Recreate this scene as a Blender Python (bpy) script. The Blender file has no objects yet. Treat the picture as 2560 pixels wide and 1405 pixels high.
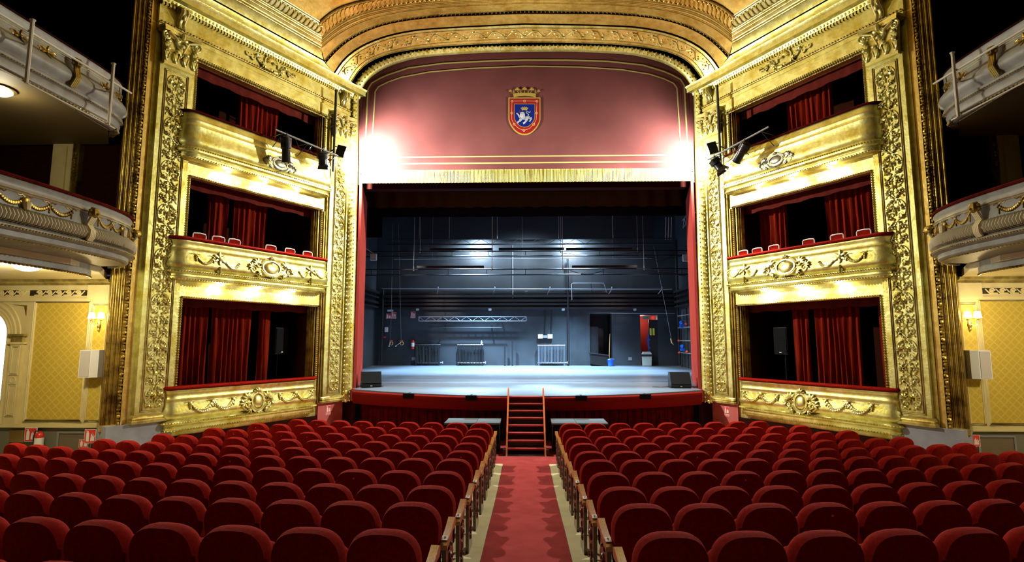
import bpy, math, random
from mathutils import Vector
R = math.radians; PI = math.pi
rnd = random.Random(7)
COL = bpy.context.scene.collection

# ------------------------------------------------------------------ camera figures
FPX = 1352.0; TILT = R(6.25); YAW = R(1.44); CZ = 2.7
_f = (-math.sin(YAW)*math.cos(TILT), math.cos(YAW)*math.cos(TILT), math.sin(TILT))
_r = (math.cos(YAW), math.sin(YAW), 0)
_u = (math.sin(YAW)*math.sin(TILT), -math.cos(YAW)*math.sin(TILT), math.cos(TILT))
def _ray(px, py):
    a = (px-1280)/FPX; b = (702.5-py)/FPX
    return [_f[i]+a*_r[i]+b*_u[i] for i in range(3)]
def at(px, py, Y):
    d = _ray(px, py); t = Y/d[1]
    return (d[0]*t, Y, CZ+d[2]*t)

# ------------------------------------------------------------------ materials
MATS = {}
def nt(name):
    m = bpy.data.materials.new(name); m.use_nodes = True
    t = m.node_tree; b = t.nodes['Principled BSDF']; MATS[name] = m
    return m, t, b
def mat(name, col, rough=.5, metal=0., noise=0., nscale=8., col2=None, bump=0., bscale=60., sheen=0., sheencol=None, emit=None, estr=0., coat=0., stretch=None, spec=None):
    m, t, b = nt(name)
    b.inputs['Roughness'].default_value = rough
    b.inputs['Metallic'].default_value = metal
    b.inputs['Base Color'].default_value = (*col, 1)
    if spec is None and rough >= .75: spec = .06
    if spec is not None: b.inputs['Specular IOR Level'].default_value = spec
    if coat: b.inputs['Coat Weight'].default_value = coat
    if sheen:
        b.inputs['Sheen Weight'].default_value = sheen
        b.inputs['Sheen Roughness'].default_value = .45
        b.inputs['Sheen Tint'].default_value = (*(sheencol or col), 1)
    if emit:
        b.inputs['Emission Color'].default_value = (*emit, 1); b.inputs['Emission Strength'].default_value = estr
    if noise or col2 or bump:
        tc = t.nodes.new('ShaderNodeTexCoord'); src = tc.outputs['Object']
        if stretch:
            mp = t.nodes.new('ShaderNodeMapping'); mp.inputs['Scale'].default_value = stretch
            t.links.new(src, mp.inputs[0]); src = mp.outputs[0]
    if col2:
        n = t.nodes.new('ShaderNodeTexNoise'); n.inputs['Scale'].default_value = nscale; n.inputs['Detail'].default_value = 6
        r = t.nodes.new('ShaderNodeValToRGB'); r.color_ramp.elements[0].position = .42-noise; r.color_ramp.elements[1].position = .6
        r.color_ramp.elements[0].color = (*col2, 1); r.color_ramp.elements[1].color = (*col, 1)
        t.links.new(src, n.inputs['Vector']); t.links.new(n.outputs[0], r.inputs[0]); t.links.new(r.outputs[0], b.inputs['Base Color'])
    if bump:
        n2 = t.nodes.new('ShaderNodeTexNoise'); n2.inputs['Scale'].default_value = bscale; n2.inputs['Detail'].default_value = 4
        bp = t.nodes.new('ShaderNodeBump'); bp.inputs['Strength'].default_value = bump; bp.inputs['Distance'].default_value = .02
        t.links.new(src, n2.inputs['Vector']); t.links.new(n2.outputs[0], bp.inputs['Height']); t.links.new(bp.outputs[0], b.inputs['Normal'])
    return m
def gold_leaf(name, c1, c2, rough=.34, metal=.8, leaf=True):
    m, t, b = nt(name)
    N = t.nodes; Lk = t.links
    b.inputs['Metallic'].default_value = metal; b.inputs['Roughness'].default_value = rough
    tc = N.new('ShaderNodeTexCoord')
    n = N.new('ShaderNodeTexNoise'); n.inputs['Scale'].default_value = 2.6; n.inputs['Detail'].default_value = 8; n.inputs['Roughness'].default_value = .65
    Lk.new(tc.outputs['Object'], n.inputs['Vector'])
    r = N.new('ShaderNodeValToRGB'); r.color_ramp.elements[0].position = .36; r.color_ramp.elements[1].position = .58
    r.color_ramp.elements[0].color = (*c2, 1); r.color_ramp.elements[1].color = (*c1, 1)
    Lk.new(n.outputs[0], r.inputs[0])
    out = r.outputs[0]
    if leaf:
        v = N.new('ShaderNodeTexVoronoi'); v.distance = 'CHEBYCHEV'; v.inputs['Scale'].default_value = 11; v.inputs['Randomness'].default_value = .35
        Lk.new(tc.outputs['Object'], v.inputs['Vector'])
        mr = N.new('ShaderNodeMapRange'); mr.inputs['To Min'].default_value = .82; mr.inputs['To Max'].default_value = 1.0
        sp = N.new('ShaderNodeSeparateColor'); Lk.new(v.outputs['Color'], sp.inputs[0]); Lk.new(sp.outputs[0], mr.inputs['Value'])
        mx = N.new('ShaderNodeMix'); mx.data_type = 'RGBA'; mx.blend_type = 'MULTIPLY'; mx.inputs[0].default_value = 1
        Lk.new(out, mx.inputs[6]); Lk.new(mr.outputs[0], mx.inputs[7]); out = mx.outputs[2]
        r2 = N.new('ShaderNodeMapRange'); r2.inputs['To Min'].default_value = rough+.12; r2.inputs['To Max'].default_value = rough-.05
        Lk.new(n.outputs[0], r2.inputs['Value']); Lk.new(r2.outputs[0], b.inputs['Roughness'])
    Lk.new(out, b.inputs['Base Color'])
    n2 = N.new('ShaderNodeTexNoise'); n2.inputs['Scale'].default_value = 14; n2.inputs['Detail'].default_value = 5
    Lk.new(tc.outputs['Object'], n2.inputs['Vector'])
    bp = N.new('ShaderNodeBump'); bp.inputs['Strength'].default_value = .25; bp.inputs['Distance'].default_value = .02
    Lk.new(n2.outputs[0], bp.inputs['Height']); Lk.new(bp.outputs[0], b.inputs['Normal'])
    return m
gold = gold_leaf('gold_leaf', (.90, .87, .34), (.60, .49, .08), .40, .88)
gold_orn = gold_leaf('gold_ornament', (.92, .88, .38), (.60, .50, .12), .38, .78, False)
gold_warm = gold_leaf('gold_warm', (.85, .60, .16), (.60, .36, .06), .38, .7)
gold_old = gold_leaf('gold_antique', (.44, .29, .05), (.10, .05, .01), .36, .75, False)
gold_edge = gold_leaf('gold_trim', (.80, .66, .22), (.35, .24, .05), .35, .7, False)
groove = mat('dark_bronze', (.03, .018, .006), .6, .2)  # near-black stands in for shade in grooves, slots and gap walls
velvet = mat('red_velvet', (.27, .007, .002), .85, 0, .1, 30, (.20, .004, .0015), .15, 250, .06, (.9, .08, .03))
velvet_dk = mat('dark_red_velvet', (.11, .005, .003), .9, 0, .1, 5, (.06, .003, .002), 0, 60, .12, (.7, .06, .03))
curt = mat('curtain_velvet', (.24, .016, .005), .8, 0, .1, 4, (.10, .005, .002), .1, 90, .12, (.9, .2, .1), stretch=(3, 3, .4))
peach = mat('red_pelmet_cloth', (.13, .018, .012), .85, 0, .1, 3, (.09, .011, .008), .1, 60, .1)
valcloth = mat('valance_cloth', (.14, .046, .043), .85, 0, .1, 1.2, (.12, .039, .037), .08, 120, .1, (.8, .3, .3))
redpaint = mat('red_paint', (.42, .055, .04), .75, 0, .1, 1.3, (.36, .05, .04), .05, 30)
redbase = mat('red_plinth_paint', (.46, .10, .09), .6, 0, .1, 3, (.38, .08, .07))
greypl = mat('grey_plinth', (.30, .30, .36), .6, 0, .1, 4, (.24, .24, .28))
white = mat('white_plaster', (.30, .285, .24), .45, 0, .1, 5, (.22, .20, .15), .1, 30)
offwhite = mat('white_gloss', (.82, .80, .74), .4)
silver = mat('tarnished_silver', (.42, .40, .30), .35, .6, .1, 12, (.20, .18, .11))
cream = mat('cream_paint', (.74, .62, .30), .4, 0, .1, 3, (.66, .53, .24))
pipewhite = mat('cream_pipe_paint', (.62, .56, .42), .45)
wood = mat('oak_armrest', (.42, .17, .035), .28, 0, .1, 14, (.24, .08, .015), .1, 40, coat=.5, stretch=(8, 1, 8))
darkwood = mat('dark_carved_wood', (.10, .035, .018), .3, 0, .1, 20, (.05, .015, .008), .15, 60, coat=.6)
railwood = mat('orange_wood', (.52, .13, .04), .4, 0, .1, 10, (.42, .09, .025))
carpet = mat('red_carpet', (.36, .05, .05), .95, 0, .1, 4, (.30, .038, .036), .3, 400, .08, (.9, .3, .25))
floorm = mat('beige_floor', (.62, .54, .30), .5, 0, .1, 3, (.52, .44, .22))
black = mat('black_paint', (.012, .012, .013), .45)
blackcloth = mat('black_cloth', (.006, .006, .007), .95)
deepred = mat('deep_red_wall', (.022, .003, .002), .85)
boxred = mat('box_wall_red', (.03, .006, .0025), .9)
stagewall = mat('stage_wall_paint', (.034, .043, .054), .5, 0, .14, .7, (.014, .018, .023), .1, 9)
stagemetal = mat('stage_dark_steel', (.022, .025, .030), .35, .3)
lightsteel = mat('galvanised_steel', (.42, .45, .50), .35, .6)
stagefloor = mat('stage_floor_grey', (.13, .155, .19), .38, 0, .14, .6, (.09, .105, .13), .05, 10, stretch=(.35, 2.2, 1))
blk_gloss = mat('black_metal', (.015, .015, .016), .3, .3)
grille = mat('speaker_grille', (.012, .013, .014), .85, 0, .1, 80, (.007, .007, .008))
redgloss = mat('extinguisher_red', (.62, .03, .02), .3)
signred = mat('sign_red', (.72, .05, .04), .4)
signwhite = mat('sign_white', (.85, .85, .83), .4)
grey = mat('grey_metal', (.30, .31, .32), .4, .4)
grey_tab = mat('grey_table_top', (.07, .085, .09), .6)
blue = mat('blue_plastic', (.01, .12, .70), .35)
yellow = mat('yellow_sign', (.75, .7, .05), .5)
straw = mat('broom_wood', (.5, .3, .1), .6)
paleplastic = mat('pale_plastic', (.42, .50, .48), .4)
fabric_pale = mat('speaker_cloth_grey', (.55, .50, .45), .8)
brass = mat('brass', (.80, .58, .22), .28, .9)
gold_line = mat('gold_paint_line', (.42, .36, .12), .6, .1)
sh_red = mat('shield_red', (.24, .010, .010), .8)
sh_blue = mat('shield_blue', (.004, .012, .14), .8)
sh_gold = mat('shield_gold', (.34, .25, .05), .8)
sh_white = mat('shield_white', (.42, .44, .47), .8, 0, .1, 14, (.14, .15, .17))
sh_line = mat('shield_chain', (.55, .42, .20), .8)
lampglow = mat('lamp_glow', (1, .95, .8), .5, emit=(1, .90, .62), estr=14)
lampbig = mat('lamp_bowl_glow', (1, 1, .95), .5, emit=(1, .95, .82), estr=9)
shade = mat('lit_lampshade', (1, .9, .5), .7, emit=(1, .80, .35), estr=2.2)
ledglow = mat('led_panel_glow', (1, 1, 1), .5, emit=(.85, .92, 1), estr=30)
foyer_glow = mat('glowing_foyer_wall', (1, 1, 1), .5, emit=(1, 1, 1), estr=3.5)  # emission stands in for light falling on the foyer wall
greensign = mat('dim_exit_sign', (.12, .22, .18), .5)

def wallpaper_mat():
    m, t, b = nt('gold_wallpaper'); N = t.nodes; K = t.links
    tc = N.new('ShaderNodeTexCoord'); mp = N.new('ShaderNodeMapping'); mp.inputs['Rotation'].default_value = (0, R(45), 0)
    K.new(tc.outputs['Object'], mp.inputs[0])
    sp = N.new('ShaderNodeSeparateXYZ'); K.new(mp.outputs[0], sp.inputs[0])
    outs = []
    for k in (0, 2):
        a = N.new('ShaderNodeMath'); a.operation = 'MULTIPLY'; a.inputs[1].default_value = 8.5; K.new(sp.outputs[k], a.inputs[0])
        f = N.new('ShaderNodeMath'); f.operation = 'PINGPONG'; f.inputs[1].default_value = .5; K.new(a.outputs[0], f.inputs[0]); outs.append(f)
    mn = N.new('ShaderNodeMath'); mn.operation = 'MINIMUM'; K.new(outs[0].outputs[0], mn.inputs[0]); K.new(outs[1].outputs[0], mn.inputs[1])
    n = N.new('ShaderNodeTexNoise'); n.inputs['Scale'].default_value = 26; K.new(tc.outputs['Object'], n.inputs['Vector'])
    ad = N.new('ShaderNodeMath'); ad.operation = 'MULTIPLY_ADD'; ad.inputs[1].default_value = .22; K.new(n.outputs[0], ad.inputs[0]); K.new(mn.outputs[0], ad.inputs[2])
    r = N.new('ShaderNodeValToRGB'); r.color_ramp.elements[0].position = .17; r.color_ramp.elements[1].position = .24
    r.color_ramp.elements[0].color = (.68, .50, .10, 1); r.color_ramp.elements[1].color = (.60, .42, .05, 1)
    K.new(ad.outputs[0], r.inputs[0]); K.new(r.outputs[0], b.inputs['Base Color'])
    b.inputs['Roughness'].default_value = .45
    return m
wallpaper = wallpaper_mat()
def fringe_mat():
    m, t, b = nt('gold_fringe'); N = t.nodes; K = t.links
    tc = N.new('ShaderNodeTexCoord'); mp = N.new('ShaderNodeMapping'); mp.inputs['Scale'].default_value = (38, 1, .7)
    n = N.new('ShaderNodeTexNoise'); n.inputs['Scale'].default_value = 1; n.inputs['Detail'].default_value = 4
    r = N.new('ShaderNodeValToRGB'); r.color_ramp.elements[0].position = .44; r.color_ramp.elements[1].position = .53
    r.color_ramp.elements[0].color = (.22, .18, .03, 1); r.color_ramp.elements[1].color = (.85, .80, .16, 1)
    K.new(tc.outputs['Object'], mp.inputs[0]); K.new(mp.outputs[0], n.inputs['Vector']); K.new(n.outputs[0], r.inputs[0]); K.new(r.outputs[0], b.inputs['Base Color'])
    b.inputs['Roughness'].default_value = .6
    return m
fringe = fringe_mat()

# ------------------------------------------------------------------ frames, things
TH = R(61); P0 = (-5.8, 15.2)
def l2w(u, v, z=0):
    return (P0[0]+math.cos(TH)*u-math.sin(TH)*v, P0[1]+math.sin(TH)*u+math.cos(TH)*v, z)
class M:
    def __init__(s): s.v = []; s.f = []
    def add(s, vs, fs):
        o = len(s.v); s.v += [tuple(p) for p in vs]; s.f += [tuple(i+o for i in q) for q in fs]
    def box(s, x0, x1, y0, y1, z0, z1):
        s.add([(x0,y0,z0),(x1,y0,z0),(x1,y1,z0),(x0,y1,z0),(x0,y0,z1),(x1,y0,z1),(x1,y1,z1),(x0,y1,z1)],
              [(0,3,2,1),(4,5,6,7),(0,1,5,4),(1,2,6,5),(2,3,7,6),(3,0,4,7)]); return s
    def rbox(s, c, d, yaw=0, pitch=0):
        from mathutils import Euler
        e = Euler((pitch, 0, yaw)).to_matrix(); vs = []
        for k in (-1, 1):
            for (a, b) in ((-1,-1),(1,-1),(1,1),(-1,1)):
                vs.append(tuple(Vector(c)+e@Vector((a*d[0]/2, b*d[1]/2, k*d[2]/2))))
        s.add(vs, [(0,3,2,1),(4,5,6,7),(0,1,5,4),(1,2,6,5),(2,3,7,6),(3,0,4,7)]); return s
    def prism(s, poly, a0, a1, axis='y'):   # poly in the plane normal to axis
        n = len(poly); mk = {'y': lambda p, t: (p[0], t, p[1]), 'x': lambda p, t: (t, p[0], p[1]), 'z': lambda p, t: (p[0], p[1], t)}[axis]
        s.add([mk(p, a0) for p in poly]+[mk(p, a1) for p in poly],
              [tuple(range(n))[::-1], tuple(range(n, 2*n))]+[(i, (i+1) % n, n+(i+1) % n, n+i) for i in range(n)]); return s
    def tube(s, pts, r, n=6, closed=False):
        pts = [Vector(p) for p in pts]; N = len(pts)
        if N < 2: return s
        rs = r if isinstance(r, (list, tuple)) else [r]*N
        vs = []; up = None
        for i, p in enumerate(pts):
            if closed: d = pts[(i+1) % N]-pts[i-1]
            else: d = pts[min(i+1, N-1)]-pts[max(i-1, 0)]
            if d.length < 1e-9: d = Vector((0, 0, 1))
            d.normalize()
            if up is None:
                up = Vector((0, 0, 1)) if abs(d.z) < .9 else Vector((1, 0, 0))
            a = d.cross(up)
            if a.length < 1e-6: a = d.orthogonal()
            a.normalize(); b = a.cross(d).normalized(); up = b
            for k in range(n):
                t = 2*PI*k/n; vs.append(p+a*(rs[i]*math.cos(t))+b*(rs[i]*math.sin(t)))
        fs = []
        for i in range(N if closed else N-1):
            j = (i+1) % N
            for k in range(n):
                k2 = (k+1) % n; fs.append((i*n+k, i*n+k2, j*n+k2, j*n+k))
        if not closed: fs += [tuple(range(n))[::-1], tuple(range((N-1)*n, N*n))]
        s.add(vs, fs); return s
    def cyl(s, a, b, r, n=12, r2=None):
        return s.tube([a, b], [r, r if r2 is None else r2], n)
    def lathe(s, prof, c, n=16, axis='z'):
        vs = []
        for (r, h) in prof:
            for k in range(n):
                t = 2*PI*k/n
                q = (r*math.cos(t), r*math.sin(t), h)
                if axis == 'y': q = (q[0], q[2], q[1])
                if axis == 'x': q = (q[2], q[0], q[1])
                vs.append((c[0]+q[0], c[1]+q[1], c[2]+q[2]))
        fs = []
        for i in range(len(prof)-1):
            for k in range(n):
                k2 = (k+1) % n; fs.append((i*n+k, i*n+k2, (i+1)*n+k2, (i+1)*n+k))
        fs += [tuple(range(n))[::-1], tuple(range((len(prof)-1)*n, len(prof)*n))]
        s.add(vs, fs); return s
    def blob(s, c, r, f=None, rot=0, n=8, m=4):   # ellipsoid; f maps (a,h,b)->xyz, rot turns in the a-b plane
        vs = []; ca, sa = math.cos(rot), math.sin(rot)
        for i in range(1, m):
            ph = PI*i/m
            for k in range(n):
                t = 2*PI*k/n
                a = r[0]*math.sin(ph)*math.cos(t); h = r[1]*math.sin(ph)*math.sin(t); b = r[2]*math.cos(ph)
                vs.append((a, h, b))
        vs = [(0, 0, r[2])]+vs+[(0, 0, -r[2])]
        out = []
        for (a, h, b) in vs:
            q = (c[0]+a*ca-b*sa, c[1]+h, c[2]+a*sa+b*ca); out.append(f(*q) if f else q)
        fs = [(0, 1+(k+1) % n, 1+k) for k in range(n)]
        for i in range(m-2):
            for k in range(n):
                k2 = (k+1) % n; fs.append((1+i*n+k, 1+i*n+k2, 1+(i+1)*n+k2, 1+(i+1)*n+k))
        L = len(vs)-1; o = 1+(m-2)*n
        fs += [(L, o+k, o+(k+1) % n) for k in range(n)]
        s.add(out, fs); return s
    def bead(s, p, r):
        x, y, z = p
        s.add([(x+r,y,z),(x-r,y,z),(x,y+r,z),(x,y-r,z),(x,y,z+r),(x,y,z-r)],
              [(0,2,4),(2,1,4),(1,3,4),(3,0,4),(2,0,5),(1,2,5),(3,1,5),(0,3,5)]); return s
    def grid(s, rows):   # rows: list of lists of points
        n = len(rows[0]); o = []
        for r_ in rows: o += r_
        s.add(o, [(i*n+j, i*n+j+1, (i+1)*n+j+1, (i+1)*n+j) for i in range(len(rows)-1) for j in range(n-1)]); return s
    def sweep(s, path, prof, close=True):   # path: plan (x,y); prof: (d,z), d outward on the right-hand side
        N = len(path); nr = []
        for i in range(N):
            def dirn(a, b):
                dx, dy = b[0]-a[0], b[1]-a[1]; l = math.hypot(dx, dy) or 1; return dx/l, dy/l
            d1 = dirn(path[max(i-1, 0)], path[max(i, 1)]) if i > 0 else dirn(path[0], path[1])
            d2 = dirn(path[i], path[i+1]) if i < N-1 else d1
            n1 = (d1[1], -d1[0]); n2 = (d2[1], -d2[0]); mx, my = n1[0]+n2[0], n1[1]+n2[1]
            l2 = mx*mx+my*my; k = 2/l2 if l2 > .3 else 2/.3
            nr.append((mx*k, my*k))
        rows = [[(p[0]+n[0]*d, p[1]+n[1]*d, z) for (d, z) in prof+([prof[0]] if close else [])] for p, n in zip(path, nr)]
        s.grid(rows)
        if close:
            m_ = len(prof)
            s.add(rows[0][:m_], [tuple(range(m_))]); s.add(rows[-1][:m_], [tuple(range(m_))[::-1]])
        return s
    def mesh(s, name, base=(0, 0, 0)):
        me = bpy.data.meshes.new(name)
        me.from_pydata([(v[0]-base[0], v[1]-base[1], v[2]-base[2]) for v in s.v], [], s.f)
        me.update(); return me
def smooth(me, ang=40):
    me.polygons.foreach_set('use_smooth', [True]*len(me.polygons))
    try: me.set_sharp_from_angle(angle=R(ang))
    except Exception: pass
def tag(o, label=None, cat=None, group=None, kind=None):
    if label: o['label'] = label
    if cat: o['category'] = cat
    if group: o['group'] = group
    if kind: o['kind'] = kind
    return o
class T:
    def __init__(s, name, label, cat, base=(0, 0, 0), frame='W', group=None):
        s.base = base; o = bpy.data.objects.new(name, None); COL.objects.link(o); s.o = o
        o.empty_display_size = .1
        o.location = base if frame == 'W' else l2w(*base)
        o.rotation_euler.z = 0 if frame == 'W' else TH
        tag(o, label, cat, group)
    def part(s, name, m, mt, parent=None, sm=True, label=None):
        me = m.mesh(name, s.base)
        if sm: smooth(me)
        me.materials.append(mt); o = bpy.data.objects.new(name, me); COL.objects.link(o)
        o.parent = parent or s.o
        if label: o['label'] = label
        return o
def solo(name, m, mt, label=None, cat=None, base=(0, 0, 0), frame='W', group=None, kind=None, sm=True):
    me = m.mesh(name, base)
    if sm: smooth(me)
    me.materials.append(mt); o = bpy.data.objects.new(name, me); COL.objects.link(o)
    o.location = base if frame == 'W' else l2w(*base)
    o.rotation_euler.z = 0 if frame == 'W' else TH
    return tag(o, label, cat, group, kind)
def struct(name, m, mt, frame='W', sm=False):
    return solo(name, m, mt, frame=frame, kind='structure', sm=sm)
def dup(o, parent=None):
    c = o.copy(); COL.objects.link(c); c.parent = parent
    for ch in list(o.children): dup(ch, c)
    return c
def mirror(t, label=None, name=None):
    o = t.o if isinstance(t, T) else t
    c = dup(o); c.location.x = -o.location.x; c.rotation_euler.z = -o.rotation_euler.z; c.scale.x = -1
    if label: c['label'] = label
    if name: c.name = name
    return c
def text_mesh(s, size, mt, name, parent, loc, rot, ext=.001):
    c = bpy.data.curves.new(name, 'FONT'); c.body = s; c.size = size; c.align_x = 'CENTER'; c.align_y = 'CENTER'; c.extrude = ext
    tmp = bpy.data.objects.new('tmp', c); COL.objects.link(tmp); bpy.context.view_layer.update()
    me = bpy.data.meshes.new_from_object(tmp.evaluated_get(bpy.context.evaluated_depsgraph_get())); me.name = name
    bpy.data.objects.remove(tmp); bpy.data.curves.remove(c); me.materials.clear(); me.materials.append(mt)
    o = bpy.data.objects.new(name, me); COL.objects.link(o); o.parent = parent; o.location = loc; o.rotation_euler = rot; return o
def rounded(pts, rad, n=6):
    out = [pts[0]]
    for i in range(1, len(pts)-1):
        a, b, c = Vector(pts[i-1]), Vector(pts[i]), Vector(pts[i+1]); r_ = rad[i-1] if isinstance(rad, (list, tuple)) else rad
        r_ = min(r_, (a-b).length*.99, (c-b).length*.99); p = b+(a-b).normalized()*r_; q = b+(c-b).normalized()*r_
        for k in range(n+1):
            t = k/n; out.append(tuple(p*(1-t)**2+b*2*t*(1-t)+q*t*t))
    out.append(pts[-1]); return out
def resample(pts, step=None, n=None):
    P = [Vector(p) for p in pts]; L = [0]
    for a, b in zip(P, P[1:]): L.append(L[-1]+(b-a).length)
    n = n or max(2, int(L[-1]/step)+1); out = []; j = 0
    for i in range(n):
        t = L[-1]*i/(n-1)
        while j < len(L)-2 and L[j+1] < t: j += 1
        w = (t-L[j])/((L[j+1]-L[j]) or 1); out.append(tuple(P[j].lerp(P[j+1], w)))
    return out
def arc(cx, cy, rx, ry, a0, a1, n=12):
    return [(cx+rx*math.cos(a0+(a1-a0)*i/n), cy+ry*math.sin(a0+(a1-a0)*i/n)) for i in range(n+1)]
def scroll(cx, cz, r, a0, turns, hand=1, n=16):   # plane spiral (a,b), widest first
    return [(cx+r*(1-.82*i/n)*math.cos(a0+hand*2*PI*turns*i/n), cz+r*(1-.82*i/n)*math.sin(a0+hand*2*PI*turns*i/n)) for i in range(n+1)]
def taper(n, r0, r1): return [r0+(r1-r0)*i/(n-1) for i in range(n)]
def curtain(m, x0, x1, y, z0, z1, amp=.06, wl=.16, seed=0, gather=0., nz=5):
    rg = random.Random(seed); ph = rg.random()*6; nx = max(12, int((x1-x0)/wl*8)); rows = []
    for j in range(nz+1):
        t = j/nz; z = z1+(z0-z1)*t; g = 1-gather*math.sin(PI*min(1, t*1.0)); r_ = []
        for i in range(nx+1):
            a = i/nx; xc = (x0+x1)/2+(a-.5)*(x1-x0)*g
            w = math.sin(2*PI*(a*(x1-x0)/wl)+ph+.9*math.sin(a*7+seed))
            r_.append((xc+.01*math.sin(t*5+i), y+amp*w*(.6+.4*t)+.02*math.sin(a*11+t*3), z))
        rows.append(r_)
    m.grid(rows); m.grid([[(p[0], p[1]+.012, p[2]) for p in r_] for r_ in rows]); return m

# ================================================================== floor, rake
FL = [(-3, 1.15), (0, .92), (2.9, .60), (3.82, .511), (4.71, .432), (5.61, .333), (6.5, .265), (7.39, .217), (8.28, .147), (9.17, .097), (10.05, .056), (10.92, .047), (11.79, .027), (12.6, 0), (30, 0)]
def floorz(y):
    for (a, za), (b, zb) in zip(FL, FL[1:]):
        if y <= b: return za+(zb-za)*(y-a)/(b-a)
    return 0
m = M(); rows = []
for (y, z) in [f for f in FL if f[0] < 20]+[(17.5, 0)]:
    rows.append([(x, y, z) for x in (-12.5, 12.5)])
m.grid(rows); m.grid([[(x, y, z-.3) for (x, y, z) in r_] for r_ in rows])
struct('floor', m, floorm)
m = M(); ys = [-1, 0, 2.9, 3.82, 4.71, 5.61, 6.5, 7.39, 8.28, 9.17, 10.05, 10.92, 11.79, 12.3]
m.grid([[(x, y, floorz(y)+.012) for x in (-.50, 0, .50)] for y in ys])
m.grid([[(x, y, floorz(y)+.003) for x in (-.50, 0, .50)] for y in ys])
m.box(-5.2, 5.2, 12.15, 17.3, .004, .014)
solo('aisle_carpet', m, carpet, 'red carpet runner down the centre aisle, widening in front of the stage steps', 'carpet')

# ================================================================== seats
def seat_shape(p, wbot, wtop, h0, h1, depth, lean, rnd_=.03):
    """cushion: p -> M, outline with rounded shoulders, swollen front and back"""
    n = 9; out = []
    hh = h1-h0
    half = []
    half.append((wbot*.93, h0+.0)); half.append((wbot, h0+.03)); half.append((wbot+(wtop-wbot)*.5, h0+hh*.35))
    zs = h1-.205
    half.append((wtop, zs))
    for i in range(1, n+1):
        a = PI/2*i/n; half.append((wtop*math.cos(a)**.66, zs+(h1-zs)*math.sin(a)**.95))
    loop = half+[(-x, z) for (x, z) in half[::-1][1:]]
    cx, cz = 0, (h0+h1)/2
    layers = [(-depth/2-.010, .60), (-depth/2-.006, .90), (-depth/2*.92, .965), (-depth/2*.4, .99), (0, 1.0), (depth/2*.4, .992), (depth/2*.82, .95), (depth/2, .86), (depth/2+.012, .5)]
    rows = []
    for (y, sc) in layers:
        row = []
        for (x, z) in loop:
            dx = x-cx; dz = z-cz; L = math.hypot(dx, dz)
            k = (L-(1-sc)*.42)/L if sc < 1 else 1
            zz = cz+dz*k; row.append((cx+dx*k, y-(zz-.42)*lean, zz))
        rows.append(row+[row[0]])
    p.grid(rows)
    for row, rv in ((rows[0], 1), (rows[-1], -1)):
        c = (0, row[0][1]*0+layers[0 if rv == 1 else -1][0]-(cz-.42)*lean, cz)
        k = len(row)-1; p.add([c]+row[:-1], [(0, 1+(i+1) % k, 1+i) if rv == -1 else (0, 1+i, 1+(i+1) % k) for i in range(k)])
seatT = T('theatre_seat', 'x', 'seat')
m = M(); seat_shape(m, .232, .251, .34, .93, .145, .15); backp = seatT.part('backrest', m, velvet)
m = M()
mm = M(); seat_shape(mm, .205, .215, .0, .35, .10, 0.0)
for v in mm.v: m.v.append((v[0], v[1]+.19+(v[2])*.10, v[2]+.38))
m.f = list(mm.f); seatT.part('seat_cushion', m, velvet)
m = M(); m.box(-.272, -.250, -.06, .10, .0, .50); m.box(-.275, -.247, -.10, .16, 0, .03)
seatT.part('side_frame', m, darkwood, sm=False)
m = M(); m.prism([(-.06, .585), (.20, .63), (.24, .60), (.22, .57), (-.05, .545)], -.285, -.237, 'x'); seatT.part('armrest', m, wood)
def end_parts(t, sx, rowno):
    m = M()
    pr = [(-.10, .60), (-.02, .63), (.10, .645), (.22, .68), (.29, .705), (.33, .69), (.335, .64), (.30, .62), (.2, .625), (.05, .585), (-.08, .555)]
    x0, x1 = sorted((sx*.245, sx*.305)); m.prism(pr, x0, x1, 'x'); arm = t.part('end_armrest', m, wood)
    m = M(); prof = [(-.02, 0), (.26, 0), (.27, .05), (.22, .12), (.25, .3), (.30, .42), (.24, .55), (.26, .63), (.03, .59), (-.06, .57), (-.04, .3)]
    x0, x1 = sorted((sx*.255, sx*.292)); m.prism(prof, x0, x1, 'x')
    f = lambda a, h, b: (sx*(.292+h), a, b)
    for (a, b, r_, rt) in ((.10, .45, .045, 0), (.13, .30, .05, .4), (.10, .16, .045, -.3), (.17, .52, .03, .8), (.05, .53, .028, -.6), (.18, .2, .025, .3)):
        m.blob((a, 0, b), (r_*.6, .016, r_), f, rt)
    for (cx_, cz_, r_, a0, hd) in ((.13, .40, .07, 0, 1), (.11, .22, .06, PI, -1)):
        pts = [f(a, .004, b) for a, b in scroll(cx_, cz_, r_, a0, 1.2, hd)]; m.tube(pts, taper(len(pts), .012, .006), 5)
    t.part('end_panel', m, darkwood)
    if rowno:
        m = M(); m.rbox((sx*.275, -.03, .634), (.05, .055, .006), 0, .32); pl = t.part('number_plate', m, offwhite, arm, False, 'cream number plate')
        text_mesh(str(rowno), .045, black, 'row_number', arm, (sx*.275, -.03, .6385), (.32, 0, 0), .0006)
ends = {}
def seat_end(sx):
    t = T('theatre_seat', 'x', 'seat'); 
    for ch in seatT.o.children:
        if ch.name.startswith('side_frame') or ch.name.startswith('armrest'):
            if sx < 0: continue
        c = ch.copy(); COL.objects.link(c); c.parent = t.o
    return t
ORD = ['first', 'second', 'third', 'fourth', 'fifth', 'sixth', 'seventh', 'eighth', 'ninth', 'tenth', 'eleventh', 'twelfth', 'thirteenth', 'fourteenth', 'fifteenth']
ROWS = [(1, 11.79, 9), (2, 10.92, 10), (3, 10.05, 11), (4, 9.17, 12), (5, 8.28, 13), (6, 7.39, 15), (7, 6.50, 14), (8, 5.61, 12), (9, 4.71, 10), (10, 3.82, 8), (11, 2.93, 7)]
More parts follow.
